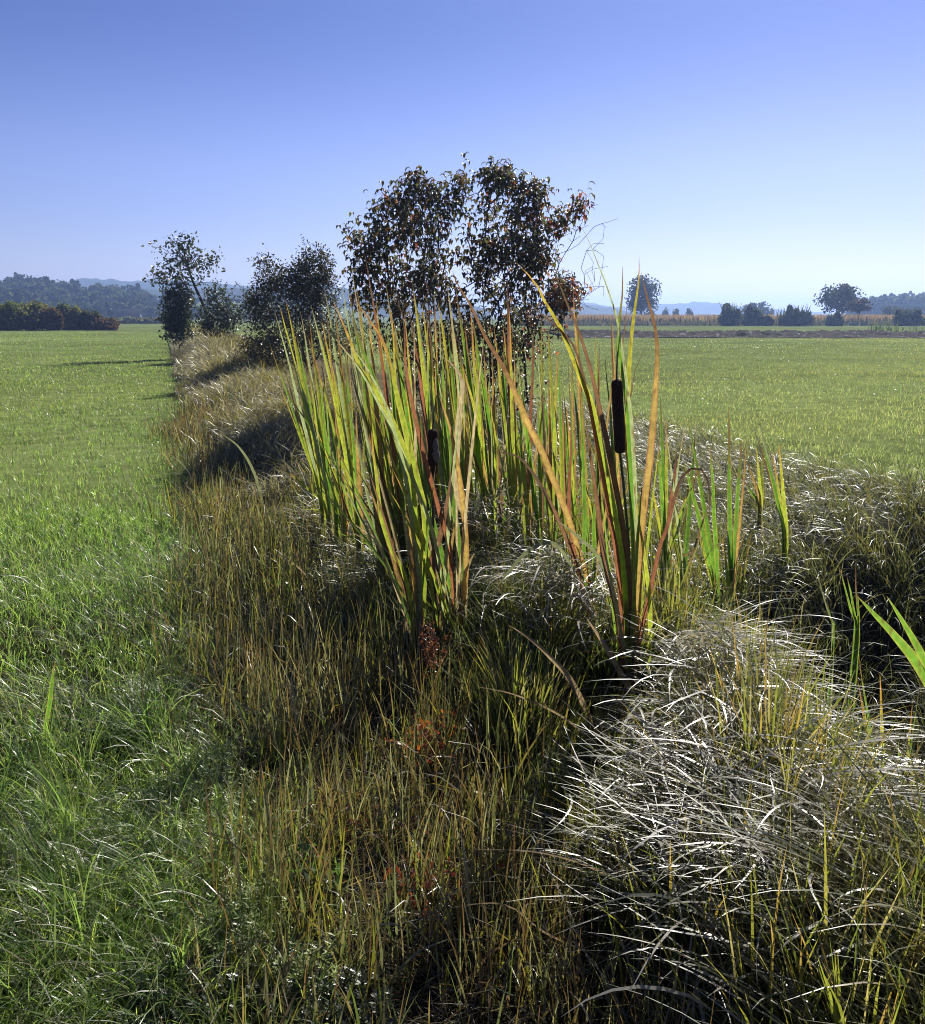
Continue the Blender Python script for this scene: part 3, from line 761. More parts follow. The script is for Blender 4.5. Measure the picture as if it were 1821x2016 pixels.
# ------------------------------------------------------------------ curve leaves (cattails and other traced blades)
def catmull(pts, n):
    p = np.array(pts, float)
    if len(p) == 2: p = np.array([p[0], (p[0] + p[1]) / 2, p[1]])
    e = np.vstack([2 * p[0] - p[1], p, 2 * p[-1] - p[-2]])
    L = np.concatenate([[0], np.cumsum(np.linalg.norm(np.diff(p, axis=0), axis=1))]); L /= L[-1]
    s = np.linspace(0, 1, n); k = np.clip(np.searchsorted(L, s, 'right') - 1, 0, len(p) - 2)
    t = ((s - L[k]) / (L[k + 1] - L[k] + 1e-12))[:, None]
    a, b, c, d = e[k], e[k + 1], e[k + 2], e[k + 3]
    return .5 * ((2 * b) + (-a + c) * t + (2 * a - 5 * b + 4 * c - d) * t ** 2 + (-a + 3 * b - 3 * c + d) * t ** 3)
STY = {  # centre, edge, tip
    'g': ((.06, .14, .022), (.16, .18, .035), (.10, .06, .035)),
    'y': ((.16, .21, .03), (.25, .24, .05), (.22, .12, .05)),
    'l': ((.10, .20, .03), (.20, .23, .05), (.20, .15, .06)),
    'o': ((.22, .16, .06), (.19, .085, .05), (.09, .05, .035)),
    'r': ((.15, .06, .04), (.10, .045, .035), (.06, .035, .03)),
    'b': ((.10, .055, .04), (.07, .04, .032), (.05, .035, .03)),
    'd': ((.24, .20, .15), (.20, .16, .12), (.16, .13, .11)),
    's': ((.16, .20, .12), (.20, .22, .13), (.16, .14, .10)),
}
def leaf_mesh(acc, pts3, width, sty, tw0=0.0, tw1=0.3, n=22, keel=.35, tip_at=None, base_fade=True):
    c = catmull(pts3, n)
    T = np.gradient(c, axis=0); T /= np.linalg.norm(T, axis=1, keepdims=True)
    view = np.array([0, 0, CAMH]) - c; view /= np.linalg.norm(view, axis=1, keepdims=True)
    S = np.cross(T, view); S /= np.linalg.norm(S, axis=1, keepdims=True) + 1e-9
    N = np.cross(S, T)
    t = np.linspace(0, 1, n)
    tw = tw0 + (tw1 - tw0) * t
    W = np.cos(tw)[:, None] * S + np.sin(tw)[:, None] * N
    Q = np.cross(W, T)
    prof = (.72 + .28 * np.minimum(1, t * 3)) * np.clip((1 - t) / .42, 0, 1) ** .72; prof[-1] = .03
    w = width * prof
    off = np.array([-1, -.38, .38, 1.0]); dep = np.array([0, 1, 1, 0.]) * keel
    V = c[:, None] + W[:, None] * (off[None, :, None] * w[:, None, None] * .5) + Q[:, None] * (dep[None, :, None] * w[:, None, None] * .25)
    ce, ed, tp = [np.array(a) for a in STY[sty]]
    ta = tip_at if tip_at is not None else rng.uniform(.72, .95)
    ft = sstep(ta, min(1.0, ta + .15), t)[:, None, None]
    dirt = (rng.normal(0, .06, (n, 1, 1)) + 1)
    col = np.where(np.abs(off)[None, :, None] > .9, ed[None, None], ce[None, None]) * dirt
    col = col * (1 - ft) + tp * ft
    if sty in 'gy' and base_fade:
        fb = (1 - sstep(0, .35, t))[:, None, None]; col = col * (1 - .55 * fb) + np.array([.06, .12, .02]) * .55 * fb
    if sty in 'y':
        fo = sstep(.55, .95, t)[:, None, None] * rng.uniform(.0, .45); col = col * (1 - fo) + np.array([.28, .15, .03]) * fo
    b = np.arange(n - 1)[:, None] * 4 + np.arange(3)[None]
    f = np.stack([b, b + 1, b + 5, b + 4], -1).reshape(-1, 4)
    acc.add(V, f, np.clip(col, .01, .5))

def px_leaf(e, pp, Y0, Y1, wpx, sty, tw=(0., .3), **k):
    """pp: outline points base->tip (photo pixels); wpx: width in photo pixels at the middle"""
    m = len(pp)
    pts = [P(a, b, Y0 + (Y1 - Y0) * i / (m - 1)) for i, (a, b) in enumerate(pp)]
    Ym = (Y0 + Y1) / 2
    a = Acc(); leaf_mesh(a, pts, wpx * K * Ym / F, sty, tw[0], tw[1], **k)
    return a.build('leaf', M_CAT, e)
def z5(*p): return [(924 + x / 3, 420 + y / 3) for x, y in p]
def z4(*p): return [(504 + x / 3, 588 + y / 3) for x, y in p]
def zr(*p): return [(1344 + x / 3, 756 + y / 3) for x, y in p]

def revolve(acc, A, B, prof, col, sides=20):
    """prof: list of (t along A->B, radius)"""
    A = np.array(A, float); B = np.array(B, float)
    d = B - A; d /= np.linalg.norm(d); s = np.cross(d, [0, 1, .01]); s /= np.linalg.norm(s); q = np.cross(d, s)
    an = np.arange(sides) / sides * 2 * PI
    ring = np.cos(an)[:, None] * s + np.sin(an)[:, None] * q
    V = []
    for t, r in prof:
        V.append(A + (B - A) * t + ring * r)
    V = np.array(V); m = len(prof)
    k = np.arange(sides); k2 = (k + 1) % sides
    f = np.concatenate([np.stack([i * sides + k, i * sides + k2, (i + 1) * sides + k2, (i + 1) * sides + k], 1) for i in range(m - 1)])
    acc.add(V.reshape(-1, 3), f, np.tile(np.array(col, float), (V.reshape(-1, 3).shape[0], 1)))

def seed_head(e, top, bot, Yt, Yb, r, lumpy=0):
    A = P(*bot, Yb); B = P(*top, Yt)
    a = Acc()
    pr = [(0, .002), (.004, r * .6), (.02, r * .86), (.05, r)] + [(t, r * (1 + rng.normal(0, .012 + .03 * lumpy))) for t in np.linspace(.1, .9, 14)] + [(.95, r * .95), (.98, r * .8), (.996, r * .5), (1, .002)]
    revolve(a, A, B, pr, (.05, .028, .022), 24)
    # down: a fuzz of tiny fibres over the spike
    n = 6000
    t = rng.random(n); an = rng.random(n) * 2 * PI
    d = (B - A); L = np.linalg.norm(d); d = d / L
    s = np.cross(d, [0, 1, .01]); s /= np.linalg.norm(s); q = np.cross(d, s)
    o = np.cos(an)[:, None] * s + np.sin(an)[:, None] * q
    c0 = A + d * (t * L)[:, None] + o * r * .97
    tip = c0 + o * rng.uniform(.001, .0028, (n, 1)) + d * rng.normal(0, .001, (n, 1))
    sd = np.cross(o, d) * .0005
    V = np.stack([c0 - sd, c0 + sd, tip + sd * .3, tip - sd * .3], 1)
    a.add(V, (np.arange(n) * 4)[:, None] + np.arange(4)[None], np.tile(np.array([.11, .065, .045]), (n * 4, 1)))
    return a.build('seed_head', M_SPIKE, e)
def stem(e, pp, Y0, Y1, r0, r1, col, name='stem', sides=8):
    c = catmull([P(a, b, Y0 + (Y1 - Y0) * i / (len(pp) - 1)) for i, (a, b) in enumerate(pp)], 16)
    r = np.linspace(r0, r1, 16)
    a = Acc(); tubes(a, c[:-1], c[1:], r[:-1], r[1:], col, sides)
    return a.build(name, M_STEM, e)

GC = 'cattails standing along the ditch'
# --- the large cattail with the dark seed head
Yh = 3.4
b0 = P(1243, 1392, Yh)
A_ = empty('cattail', b0, 'tallest cattail with a long dark seed head, standing in silvery sedge', 'cattail', GC)
bb = [(1243, 1392), (1243, 1250)]
px_leaf(A_, [(1248, 1370), (1256, 1180)] + z5((1000, 2016), (1030, 1750), (1062, 1500), (1088, 1200), (1102, 1000), (1110, 800), (1090, 640), (1050, 500), (1015, 350)), Yh, 3.2, 15, 'o', (0, .35), tip_at=.74, n=34)
px_leaf(A_, [(1246, 1370), (1249, 1180)] + z5((985, 2016), (968, 1750), (945, 1450), (935, 1150), (940, 980), (955, 750), (978, 560), (1000, 400), (1003, 250)), Yh, 3.45, 13, 'y', (.1, .2), tip_at=.9, n=34)
px_leaf(A_, [(1240, 1370), (1243, 1180)] + z5((975, 2016), (965, 1750), (948, 1400), (928, 1080), (893, 880), (880, 720), (890, 600), (904, 470), (905, 312)), Yh, 3.3, 13, 'g', (0, .2), tip_at=.82, n=34)
px_leaf(A_, [(1238, 1370), (1246, 1160)] + z5((985, 1950), (978, 1600), (958, 1250), (930, 1010), (905, 830), (870, 620), (815, 440), (760, 300), (700, 150), (640, 45)), Yh, 3.1, 9, 's', (.2, .9), tip_at=.93, n=34)
px_leaf(A_, [(1235, 1380), (1240, 1190)] + z5((930, 2016), (895, 1780), (850, 1540), (800, 1290), (755, 1090), (718, 930), (680, 800), (640, 680), (580, 540), (520, 390), (470, 290)), Yh, 3.0, 12, 'b', (0, .6), tip_at=.8, n=34)
px_leaf(A_, [(1240, 1380), (1236, 1190)] + z5((905, 2016), (880, 1750), (850, 1450), (840, 1330)), Yh, 3.3, 14, 'g', (0, .2), tip_at=.98, n=20)
px_leaf(A_, [(1232, 1380), (1222, 1190)] + z5((870, 2016), (830, 1800), (790, 1560), (742, 1300), (700, 1080), (665, 930), (620, 790), (540, 690), (430, 600), (330, 520), (230, 490)), Yh, 3.0, 11, 'r', (0, 1.0), tip_at=.62, n=36)
px_leaf(A_, [(1236, 1380), (1232, 1190)] + z5((900, 2016), (850, 1750), (800, 1500), (760, 1300), (720, 1120), (688, 1045), (640, 930), (590, 800), (530, 660), (450, 530), (390, 410), (275, 290)), Yh, 3.0, 14, 'y', (0, .3), tip_at=.88, n=34)
px_leaf(A_, [(1238, 1390), (1215, 1210), (1190, 1100)] + z5((740, 1600), (700, 1330), (690, 1180)), Yh, 3.2, 12, 'b', (0, .4), n=20)
px_leaf(A_, [(1250, 1390), (1262, 1250), (1283, 1150)] + z5((1130, 1950), (1170, 1850), (1220, 1650), (1262, 1550), (1330, 1502), (1390, 1535), (1420, 1650), (1415, 1850)), Yh, 3.3, 9, 'r', (0, .7), tip_at=.6, n=30)
px_leaf(A_, [(1252, 1395), (1262, 1280), (1256, 1100), (1249, 960), (1225, 870)], Yh, 3.55, 11, 'g', (0, .2), n=22)
px_leaf(A_, [(1258, 1395), (1275, 1330), (1280, 1200), (1268, 1090), (1250, 980)], Yh, 3.3, 9, 'y', (0, .3), n=20)
px_leaf(A_, [(1238, 1385), (1232, 1200)] + z5((905, 2016), (850, 1700), (812, 1350), (815, 1200), (835, 1080), (860, 860), (858, 780)), 3.5, 3.5, 7, 'o', n=14)
px_leaf(A_, [(1246, 1385), (1250, 1200)] + z5((980, 1900), (962, 1500), (940, 1250), (952, 1080), (975, 950), (1000, 840), (1050, 760)), 3.5, 3.4, 5, 'b', n=14)
px_leaf(A_, [(1242, 1385), (1246, 1200)] + z5((975, 1900), (940, 1500), (905, 1150), (895, 900), (915, 700), (928, 580), (932, 500)), 3.42, 3.4, 7, 'o', tip_at=.8, n=30)
stem(A_, [(1243, 1400), (1241, 1300), (1240, 1180)], Yh, Yh, .019, .013, (.085, .04, .028), 'sheath', 12)
stem(A_, [(1241, 1200), (1238, 1080), (1228, 960), (1220, 888)], Yh, Yh - .03, .006, .005, (.06, .09, .03))
seed_head(A_, (1214, 747), (1221, 892), Yh - .04, Yh - .03, .0215)
stem(A_, [(1214, 747), (1215, 700), (1216, 640)], Yh - .04, Yh - .04, .0035, .0015, (.05, .04, .025), 'spike_tip')

# --- second cattail with scarred head
Y7 = 3.95
B_ = empty('cattail', P(856, 1262, Y7), 'cattail with a short scarred brown seed head beside the rusty dock stalk', 'cattail', GC)
stem(B_, [(856, 1262), (857, 1150), (853, 1040), (852, 930)], Y7, Y7, .008, .005, (.07, .05, .035))
seed_head(B_, (852, 845), (852, 934), Y7, Y7, .0225, 1)
a = Acc(); p0 = P(859, 912, Y7 - .02); p1 = P(857, 862, Y7 - .02)
revolve(a, p0, p1, [(0, .001), (.15, .012), (.4, .018), (.5, .009), (.65, .015), (.85, .011), (1, .001)], (.17, .14, .125), 12); a.build('bare_patch', M_SPIKE, B_)
stem(B_, [(852, 845), (856, 800), (864, 760)], Y7, Y7, .003, .0015, (.06, .05, .035), 'spike_tip')
px_leaf(B_, [(905, 1240), (918, 1120)] + z4((1230, 1300), (1215, 1150), (1185, 960), (1150, 780), (1105, 640), (1078, 560)), Y7, 3.8, 12, 'o', (0, .2), tip_at=.9)
px_leaf(B_, [(895, 1240), (890, 1130)] + z4((1140, 1450), (1080, 1250), (1000, 950), (940, 700), (900, 500), (880, 350), (875, 150), (840, 20)), Y7, 3.7, 10, 'r', (0, .5), tip_at=.8, n=28)
px_leaf(B_, [(880, 1240), (885, 1180)] + z4((1100, 1650), (1050, 1400), (960, 1150), (850, 880), (740, 650), (600, 400), (450, 220), (370, 130)), Y7, 3.6, 9, 's', (.3, .8), n=30)
px_leaf(B_, [(905, 1235)] + z4((1160, 1750), (1110, 1560), (1060, 1350), (1010, 1150)), Y7, 4.0, 10, 'g', (0, .2), tip_at=.98)
px_leaf(B_, [(915, 1235)] + z4((1225, 1650), (1190, 1380), (1165, 1200), (1150, 900), (1120, 700), (1100, 520)), Y7, 4.1, 10, 'g', (0, .2), tip_at=.95)
px_leaf(B_, [(880, 1240)] + z4((1040, 1560), (1075, 1450), (1130, 1200), (1160, 980), (1150, 850)), Y7, 3.9, 11, 'b')
px_leaf(B_, z4((1240, 1300), (1185, 1150), (1185, 900), (1205, 650), (1218, 480), (1150, 380), (1110, 350)), 3.95, 3.8, 14, 'd', (0, .4), tip_at=.7)
px_leaf(B_, [(905, 1260), (912, 1215)] + z4((1240, 1620), (1290, 1500)), Y7, Y7, 14, 'd', n=12)

C_ = empty('cattail', P(825, 1285, 3.85), 'cattail with a papery brown sheath and long left-leaning leaves', 'cattail', GC)
px_leaf(C_, [(828, 1285), (826, 1200)] + z4((940, 1700), (915, 1450), (900, 1300), (885, 1200)), 3.85, 3.8, 15, 'o', n=20)
px_leaf(C_, [(830, 1285), (822, 1160), (805, 1075), (790, 995)], 3.85, 3.8, 13, 'd', n=18, tip_at=.9)
px_leaf(C_, [(815, 1280), (808, 1180)] + z4((870, 1620), (800, 1480), (740, 1290), (715, 1080), (690, 880), (680, 700)), 3.85, 3.8, 9, 'y')
px_leaf(C_, [(828, 1270), (826, 1150)] + z4((930, 1400), (900, 1150), (850, 900), (770, 640), (690, 470), (600, 330), (520, 240)), 3.85, 3.6, 10, 's', (.2, .7), n=28)
px_leaf(C_, [(826, 1270)] + z4((960, 1450), (930, 1200), (900, 980), (820, 760), (720, 560), (620, 420), (560, 260), (460, 20)), 3.85, 3.7, 14, 'y', (0, .3), n=28)
px_leaf(C_, [(824, 1270)] + z4((940, 1300), (910, 1100), (830, 820), (760, 640), (690, 450), (620, 280), (550, 60)), 3.9, 3.9, 14, 'g', (0, .3), n=28)
px_leaf(C_, [(830, 1280)] + z4((1000, 1350), (960, 1100), (900, 850), (840, 600), (800, 420), (745, 240), (650, 100), (580, 0)), 3.9, 3.9, 13, 'y', (0, .3), n=28)

def filler(e, base, Y, n, x0, x1, y0, y1, w):
    for q in range(n):
        tx, ty = rng.uniform(x0, x1), rng.uniform(y0, y1); bx = base[0] + rng.normal(0, 12); bow = rng.uniform(.1, .5)
        pp = [(bx + (tx - bx) * (t * (1 - bow) + t * t * bow), base[1] - (base[1] - ty) * t) for t in (0, .2, .4, .6, .8, 1)]
        px_leaf(e, pp, Y, Y + rng.uniform(-.3, .3), w * rng.uniform(.5, 1), 'ygylsbod'[rng.integers(0, 8)], (rng.uniform(-.4, .4), rng.uniform(-.8, .8)))
filler(A_, (1243, 1375), 3.42, 5, 1150, 1330, 850, 1120, 8)
filler(B_, (885, 1245), 3.95, 9, 700, 960, 640, 1000, 8)
filler(C_, (826, 1270), 3.87, 9, 560, 860, 600, 980, 8)
def shoot(base, Y, tips, label, wpx=9, lean=.1, group=GC, name='cattail'):
    wpx = wpx * .95; rb = np.random.default_rng(int(base[0] * 7 + base[1]))
    tips = [t[:4] + ((t[4] * .85,) if len(t) > 4 else ()) for t in tips]
    if len(tips) > 4 and base[1] > 1000 and base[0] < 1350:
        for q in range(9):
            t = tips[rb.integers(0, len(tips))]
            tips.append((t[0] + rb.normal(6, 34), t[1] + rb.uniform(20, 270), 'gyylgsdyb'[rb.integers(0, 9)], rb.uniform(0, .35), wpx * rb.uniform(.35, .7)))
    b = P(base[0], base[1], Y); b[2] = float(gz(b[0], b[1])) - .02
    e = empty(name, b, label, 'cattail', group)
    bp = np.array(base, float)
    # recompute the base height so that leaves start at the soil
    for tpl in tips:
        tx, ty, sty = tpl[:3]; bow = tpl[3] if len(tpl) > 3 else None; w = tpl[4] if len(tpl) > 4 else wpx
        H = bp[1] - ty
        dx = tx - bp[0]
        bow = bow if bow is not None else rng.uniform(.06, .28)
        pts = []
        for s in (0, .15, .35, .55, .75, .9, 1):
            x = bp[0] + rng.normal(0, .6) + dx * (s * (1 - bow) + s * s * bow * 1.0) + dx * 0 
            y = bp[1] - H * s
            pts.append((x, y))
        Yt = Y + rng.uniform(-.35, .35)
        m = len(pts)
        p3 = [P(q[0], q[1], Y + (Yt - Y) * i / (m - 1)) for i, q in enumerate(pts)]
        p3[0] = b + np.array([rng.normal(0, .012), rng.normal(0, .012), 0])
        a = Acc(); leaf_mesh(a, p3, w * K * Y / F * rng.uniform(.85, 1.15), sty, rng.uniform(-.5, .5), rng.uniform(-.9, .9), n=20)
        a.build('leaf', M_CAT, e)
    return e

shoot((640, 1010), 6.1, [(551, 600, 'y'), (562, 588, 'y'), (583, 655, 'g'), (540, 610, 's'), (603, 680, 'y'), (575, 640, 'g')], 'yellow-green cattail at the far left end of the row', 8)
shoot((652, 1005), 6.0, [(592, 612, 's'), (608, 618, 'y'), (600, 690, 'g'), (628, 720, 'g'), (577, 700, 's')], 'cattail with grey dry tips, second from the left end of the row', 8)
shoot((664, 1020), 5.7, [(668, 870, 'g', .1), (645, 905, 'g', .1), (672, 830, 'g', .1), (656, 800, 'y', .1)], 'low cattail shoot with bright green blades near the left end of the row', 8)
shoot((705, 1010), 5.8, [(621, 622, 'o'), (634, 634, 'y'), (612, 600, 's'), (656, 588, 'o'), (666, 690, 'o'), (686, 760, 'g')], 'cattail with orange edges, third from the left end of the row', 8)
shoot((712, 1090), 5.2, [(628, 650, 'y'), (646, 610, 'o'), (662, 640, 'y'), (700, 800, 'o'), (674, 655, 'g'), (640, 570, 's')], 'leaning yellow and orange cattail in the left part of the row', 9)
shoot((750, 1105), 5.0, [(687, 608, 'y'), (700, 640, 'g'), (672, 560, 's'), (716, 700, 'o'), (735, 760, 'y'), (760, 850, 'g')], 'cattail with a tuft of broad yellow leaves left of the papery sheath', 9)
shoot((765, 1120), 4.9, [(702, 566, 'y'), (686, 560, 'g'), (757, 830, 'y'), (724, 600, 'o'), (690, 515, 'd', .3, 5)], 'cattail with a long dry whip tip, left of the papery sheath', 10)
shoot((800, 1130), 4.9, [(718, 498, 'r', .35), (740, 590, 'y'), (735, 596, 'o'), (762, 640, 'g'), (770, 610, 'y')], 'cattail whose rusty tip rises beside the crown of the dogwood', 9)
shoot((835, 1100), 5.2, [(766, 600, 'y'), (775, 640, 'g'), (796, 616, 'y'), (760, 560, 's'), (808, 700, 'g')], 'narrow green cattail in front of the dogwood, behind the short seed head', 10)
shoot((870, 1090), 5.3, [(806, 610, 'r'), (812, 560, 'y'), (838, 590, 'y'), (842, 580, 'o'), (855, 575, 'o', .05)], 'cattail with paired orange tips before the dark dogwood crown', 10)
shoot((885, 1110), 5.0, [(808, 545, 's', .4, 7), (832, 600, 'y'), (854, 640, 'g'), (870, 690, 'g'), (878, 720, 'y')], 'green cattail with one white-edged leaf above the short seed head', 11)
shoot((935, 1080), 5.4, [(862, 590, 'y'), (886, 640, 'o'), (895, 655, 'y'), (880, 560, 's'), (905, 690, 'g')], 'cattail with slender yellow leaves right of the short seed head', 10)
shoot((960, 1075), 5.5, [(896, 560, 'g', .3), (925, 600, 'y', .05), (915, 640, 'g'), (935, 650, 'y'), (950, 800, 'o')], 'cattail with upright leaves in the middle of the stand', 10)
shoot((990, 1080), 5.4, [(930, 620, 'g', .25), (945, 700, 'g'), (905, 700, 'y', .25), (962, 760, 'y'), (975, 830, 'o')], 'cattail with dark green leaves in the middle of the stand', 11)
E_ = empty('cattail', P(1160, 1215, 3.9), 'cattail with one very long orange leaf slanting up to the left', 'cattail', GC)
px_leaf(E_, [(1172, 1215), (1160, 1150)] + z5((640, 1980), (595, 1830), (548, 1700), (490, 1560), (425, 1400), (350, 1250), (275, 1070), (195, 900), (100, 740), (0, 530), (-70, 420), (-100, 340)), 3.9, 3.3, 13, 'o', (0, .5), tip_at=.62, n=36)
px_leaf(E_, [(1165, 1215), (1150, 1160)] + z5((600, 1990), (525, 1810), (452, 1660), (372, 1530), (292, 1440), (200, 1412), (125, 1400)), 3.9, 3.4, 9, 'b', (0, .6), tip_at=.5, n=28)
px_leaf(E_, [(1160, 1215), (1152, 1190)] + z5((600, 1900), (590, 1600), (600, 1400), (598, 1185)), 3.95, 4.0, 8, 'r', n=18)
px_leaf(E_, [(1168, 1215), (1170, 1100)] + z5((735, 1800), (760, 1650), (770, 1560)), 3.9, 3.9, 9, 'g', n=18)
px_leaf(E_, [(1160, 1215), (1176, 1100)] + z5((790, 1850), (830, 1650), (840, 1560)), 3.95, 3.9, 8, 'o', n=18)
px_leaf(E_, [(1160, 1210), (1150, 1100)] + z5((680, 1800), (675, 1500), (660, 1200), (650, 1000)), 4.0, 4.1, 8, 'g', n=20)
shoot((1015, 1085), 5.2, [(998, 540, 'r', .02), (1002, 600, 'y', .1), (1012, 680, 'o', .1), (985, 690, 'g'), (972, 640, 'y')], 'cattail with one straight red-brown leaf in the middle of the stand', 9)
shoot((1035, 1080), 5.3, [(1052, 638, 'r', .1), (1045, 780, 'y', 0), (1020, 730, 'g'), (990, 640, 'y', .3)], 'cattail with a straight maroon leaf standing against the right meadow', 9)
shoot((1040, 1085), 5.1, [(1018, 670, 's', .3, 6), (1000, 790, 'y'), (1060, 850, 'o', 0), (1028, 860, 'y')], 'cattail with orange lower leaves behind the slanting leaf', 9)
shoot((1085, 1080), 5.2, [(1065, 750, 'b'), (1075, 860, 'y', 0), (1098, 690, 'y', 0), (1080, 730, 'o', 0), (1055, 676, 's', .4, 5)], 'cattail with short upright leaves left of the broken leaf', 9)
shoot((1112, 1085), 5.0, [(1098, 690, 'g', .05), (1100, 820, 'y', 0), (1111, 815, 'r', 0), (1106, 770, 'o', 0)], 'small cattail with a cut brown leaf beneath the broken leaf', 8)
shoot((1160, 1100), 4.8, [(1128, 570, 'o', .0), (1134, 600, 'y', 0), (1140, 830, 'g', 0), (1125, 730, 'g')], 'cattail with an orange tip between the two tall dark leaves', 10)
shoot((1185, 1090), 4.9, [(1180, 900, 'y', 0), (1155, 960, 'y', 0), (1172, 850, 'g', 0), (1200, 1010, 'g', 0)], 'low green cattail just left of the long seed head stem', 9)
shoot((1310, 1120), 4.5, [(1300, 780, 'g', .2), (1312, 830, 'y', .2), (1350, 830, 's', .3, 6), (1295, 870, 'g'), (1335, 880, 'r', .4), (1285, 960, 'y')], 'cattail just right of the long orange leaf with a rusty side leaf', 10)
shoot((1345, 1150), 4.4, [(1368, 850, 'g', -.2), (1310, 980, 'y', 0), (1330, 1000, 'g', 0), (1350, 1010, 'g', 0), (1306, 820, 's', .3, 6)], 'cattail with drooping narrow leaves right of the long orange leaf', 9)
for k, (bx, by, Y) in enumerate([(905, 1075, 5.5), (925, 1100, 5.1), (975, 1095, 5.2), (1010, 1070, 5.6), (1065, 1090, 5.15), (1100, 1065, 5.6), (1135, 1080, 5.3), (1180, 1120, 4.7), (790, 1095, 5.2), (850, 1120, 4.9), (680, 1050, 5.5), (1220, 1100, 4.9)]):
    rb = np.random.default_rng(500 + k)
    shoot((bx, by), Y, [(bx - rb.uniform(-5, 90) * (1.15 - bx / 1300) * 1.6, rb.uniform(620, 800), 'ygylgo'[rb.integers(0, 6)], rb.uniform(.02, .3), rb.uniform(6, 11)) for q in range(5)], 'narrow-leaved cattail lost in the thick of the stand', 8)
GY = 'young green cattails right of the stand'
shoot((1415, 1195), 4.5, [(1354, 823, 'g', .2, 12), (1345, 905, 'g', .2), (1375, 1050, 'y', .1), (1397, 870, 'g', .2, 11), (1404, 1030, 'g', .1, 12)], 'dark green cattail with broad blades at the edge of the hollow', 11, name='cattail', group=GY)
shoot((1440, 1195), 4.5, [(1434, 799, 'g', .0, 12), (1459, 856, 'g', -.1, 12), (1422, 1060, 'y', .1, 11), (1448, 1020, 'g', 0), (1437, 1000, 'g', 0), (1471, 850, 'o', -.1, 8)], 'upright dark green cattail with the highest blade beside the hollow', 12, group=GY)
shoot((1550, 1072), 5.3, [(1483, 790, 's', .25, 8), (1533, 872, 'y', .1, 10), (1520, 890, 'y', .1), (1484, 842, 'b', .2, 6), (1500, 870, 'g', .2)], 'thin cattail fan in the yellow grass of the far bank', 9, group=GY)
shoot((1500, 1000), 5.9, [(1488, 880, 'y', 0), (1500, 870, 'y', 0), (1472, 905, 'o', 0), (1460, 940, 'g', 0)], 'short yellow cattail blades standing in the far bank grass', 7, group=GY)
shoot((1690, 1260), 4.4, [(1652, 1118, 'g', .1, 8), (1684, 1108, 'g', 0, 8), (1668, 1135, 'g', .1, 8), (1690, 1170, 'g', 0)], 'three-bladed green shoot rising from the dark hollow', 8, group=GY)
shoot((1645, 1262), 4.4, [(1605, 1118, 's', .1, 6), (1628, 1180, 'g', .1, 7)], 'thin green shoot at the left of the dark hollow', 7, group=GY)
# leaves entering from the right edge
e = empty('cattail', P(1905, 1560, 2.35), 'broad bright leaves entering from the right edge over the hollow', 'cattail', GY)
px_leaf(e, [(1905, 1560), (1870, 1430), (1815, 1320), (1760, 1250), (1720, 1208), (1688, 1174)], 2.35, 2.5, 24, 'l', (0, .2), tip_at=.95, n=26)
px_leaf(e, [(1905, 1560), (1865, 1400), (1815, 1290), (1775, 1220), (1746, 1174)], 2.35, 2.45, 20, 'l', (0, .2), tip_at=.95, n=26)
px_leaf(e, [(1905, 1560), (1860, 1480), (1840, 1420), (1850, 1300)], 2.35, 2.4, 18, 'g', (0, .2))
e = empty('cattail', P(1860, 1800, 2.3), 'dark green blade at the right edge below the hollow', 'cattail', GY)
px_leaf(e, [(1860, 1820), (1830, 1730), (1795, 1660), (1762, 1588)], 2.3, 2.3, 17, 'g', (0, .2))
px_leaf(e, [(1860, 1820), (1850, 1740), (1845, 1650), (1860, 1560)], 2.3, 2.3, 15, 'g', (0, .2))
GS = 'small reed shoots along the wet edge'
shoot((1745, 1660), 2.95, [(1690, 1290, 'g', .1, 8), (1686, 1330, 'y', 0, 10), (1732, 1326, 'y', 0, 11), (1700, 1420, 'g', .1, 8)], 'reed shoot with an orange-tipped blade at the lower edge of the hollow', 9, group=GS, name='reed_shoot')
shoot((1775, 1600), 3.0, [(1797, 1375, 'y', -.1, 8), (1812, 1330, 'g', -.1, 5), (1768, 1450, 'g', 0, 9)], 'reed shoot leaning right against the edge of the dark hollow', 8, group=GS, name='reed_shoot')
shoot((1690, 1500), 3.2, [(1560, 1330, 'y', .1, 13), (1600, 1400, 'd', .1, 7), (1655, 1400, 'o', 0, 8)], 'reed shoot with a broad blade slanting left, orange at the tip', 10, group=GS, name='reed_shoot')
shoot((1770, 2020), 2.0, [(1792, 1858, 'y', 0, 16), (1812, 1900, 'o', -.1, 14), (1750, 1900, 'g', 0, 10)], 'yellow and orange blades in the bottom right corner', 14, group=GS, name='reed_shoot')
shoot((410, 1950), 2.35, [(308, 1645, 'y', .2, 12), (355, 1628, 'y', .15, 12), (400, 1700, 's', .1, 7), (446, 1720, 'g', .1, 12), (472, 1612, 'y', -.1, 12), (436, 1655, 'y', 0, 11)], 'green and yellow reed shoot rising from the pale herb patch', 11, group=GS, name='reed_shoot')
shoot((80, 1500), 3.0, [(58, 1385, 'g', 0, 12), (108, 1300, 'g', -.1, 10), (100, 1380, 'g', 0, 12), (150, 1390, 'y', -.2, 11), (30, 1400, 'g', .1, 10)], 'dark green broad-bladed clump at the left edge of the meadow', 11, group=GS, name='reed_shoot')
shoot((300, 1540), 2.9, [(340, 1310, 'g', 0, 8), (285, 1350, 'g', 0, 8), (345, 1400, 'y', 0, 7)], 'tall thin reed shoot in the tangled meadow edge', 8, group=GS, name='reed_shoot')
shoot((330, 1640), 2.7, [(362, 1490, 'y', 0, 9), (405, 1440, 'g', -.1, 10), (300, 1500, 'y', 0, 9), (320, 1500, 'g', 0, 8)], 'reed shoot behind the pale herb patch', 8, group=GS, name='reed_shoot')

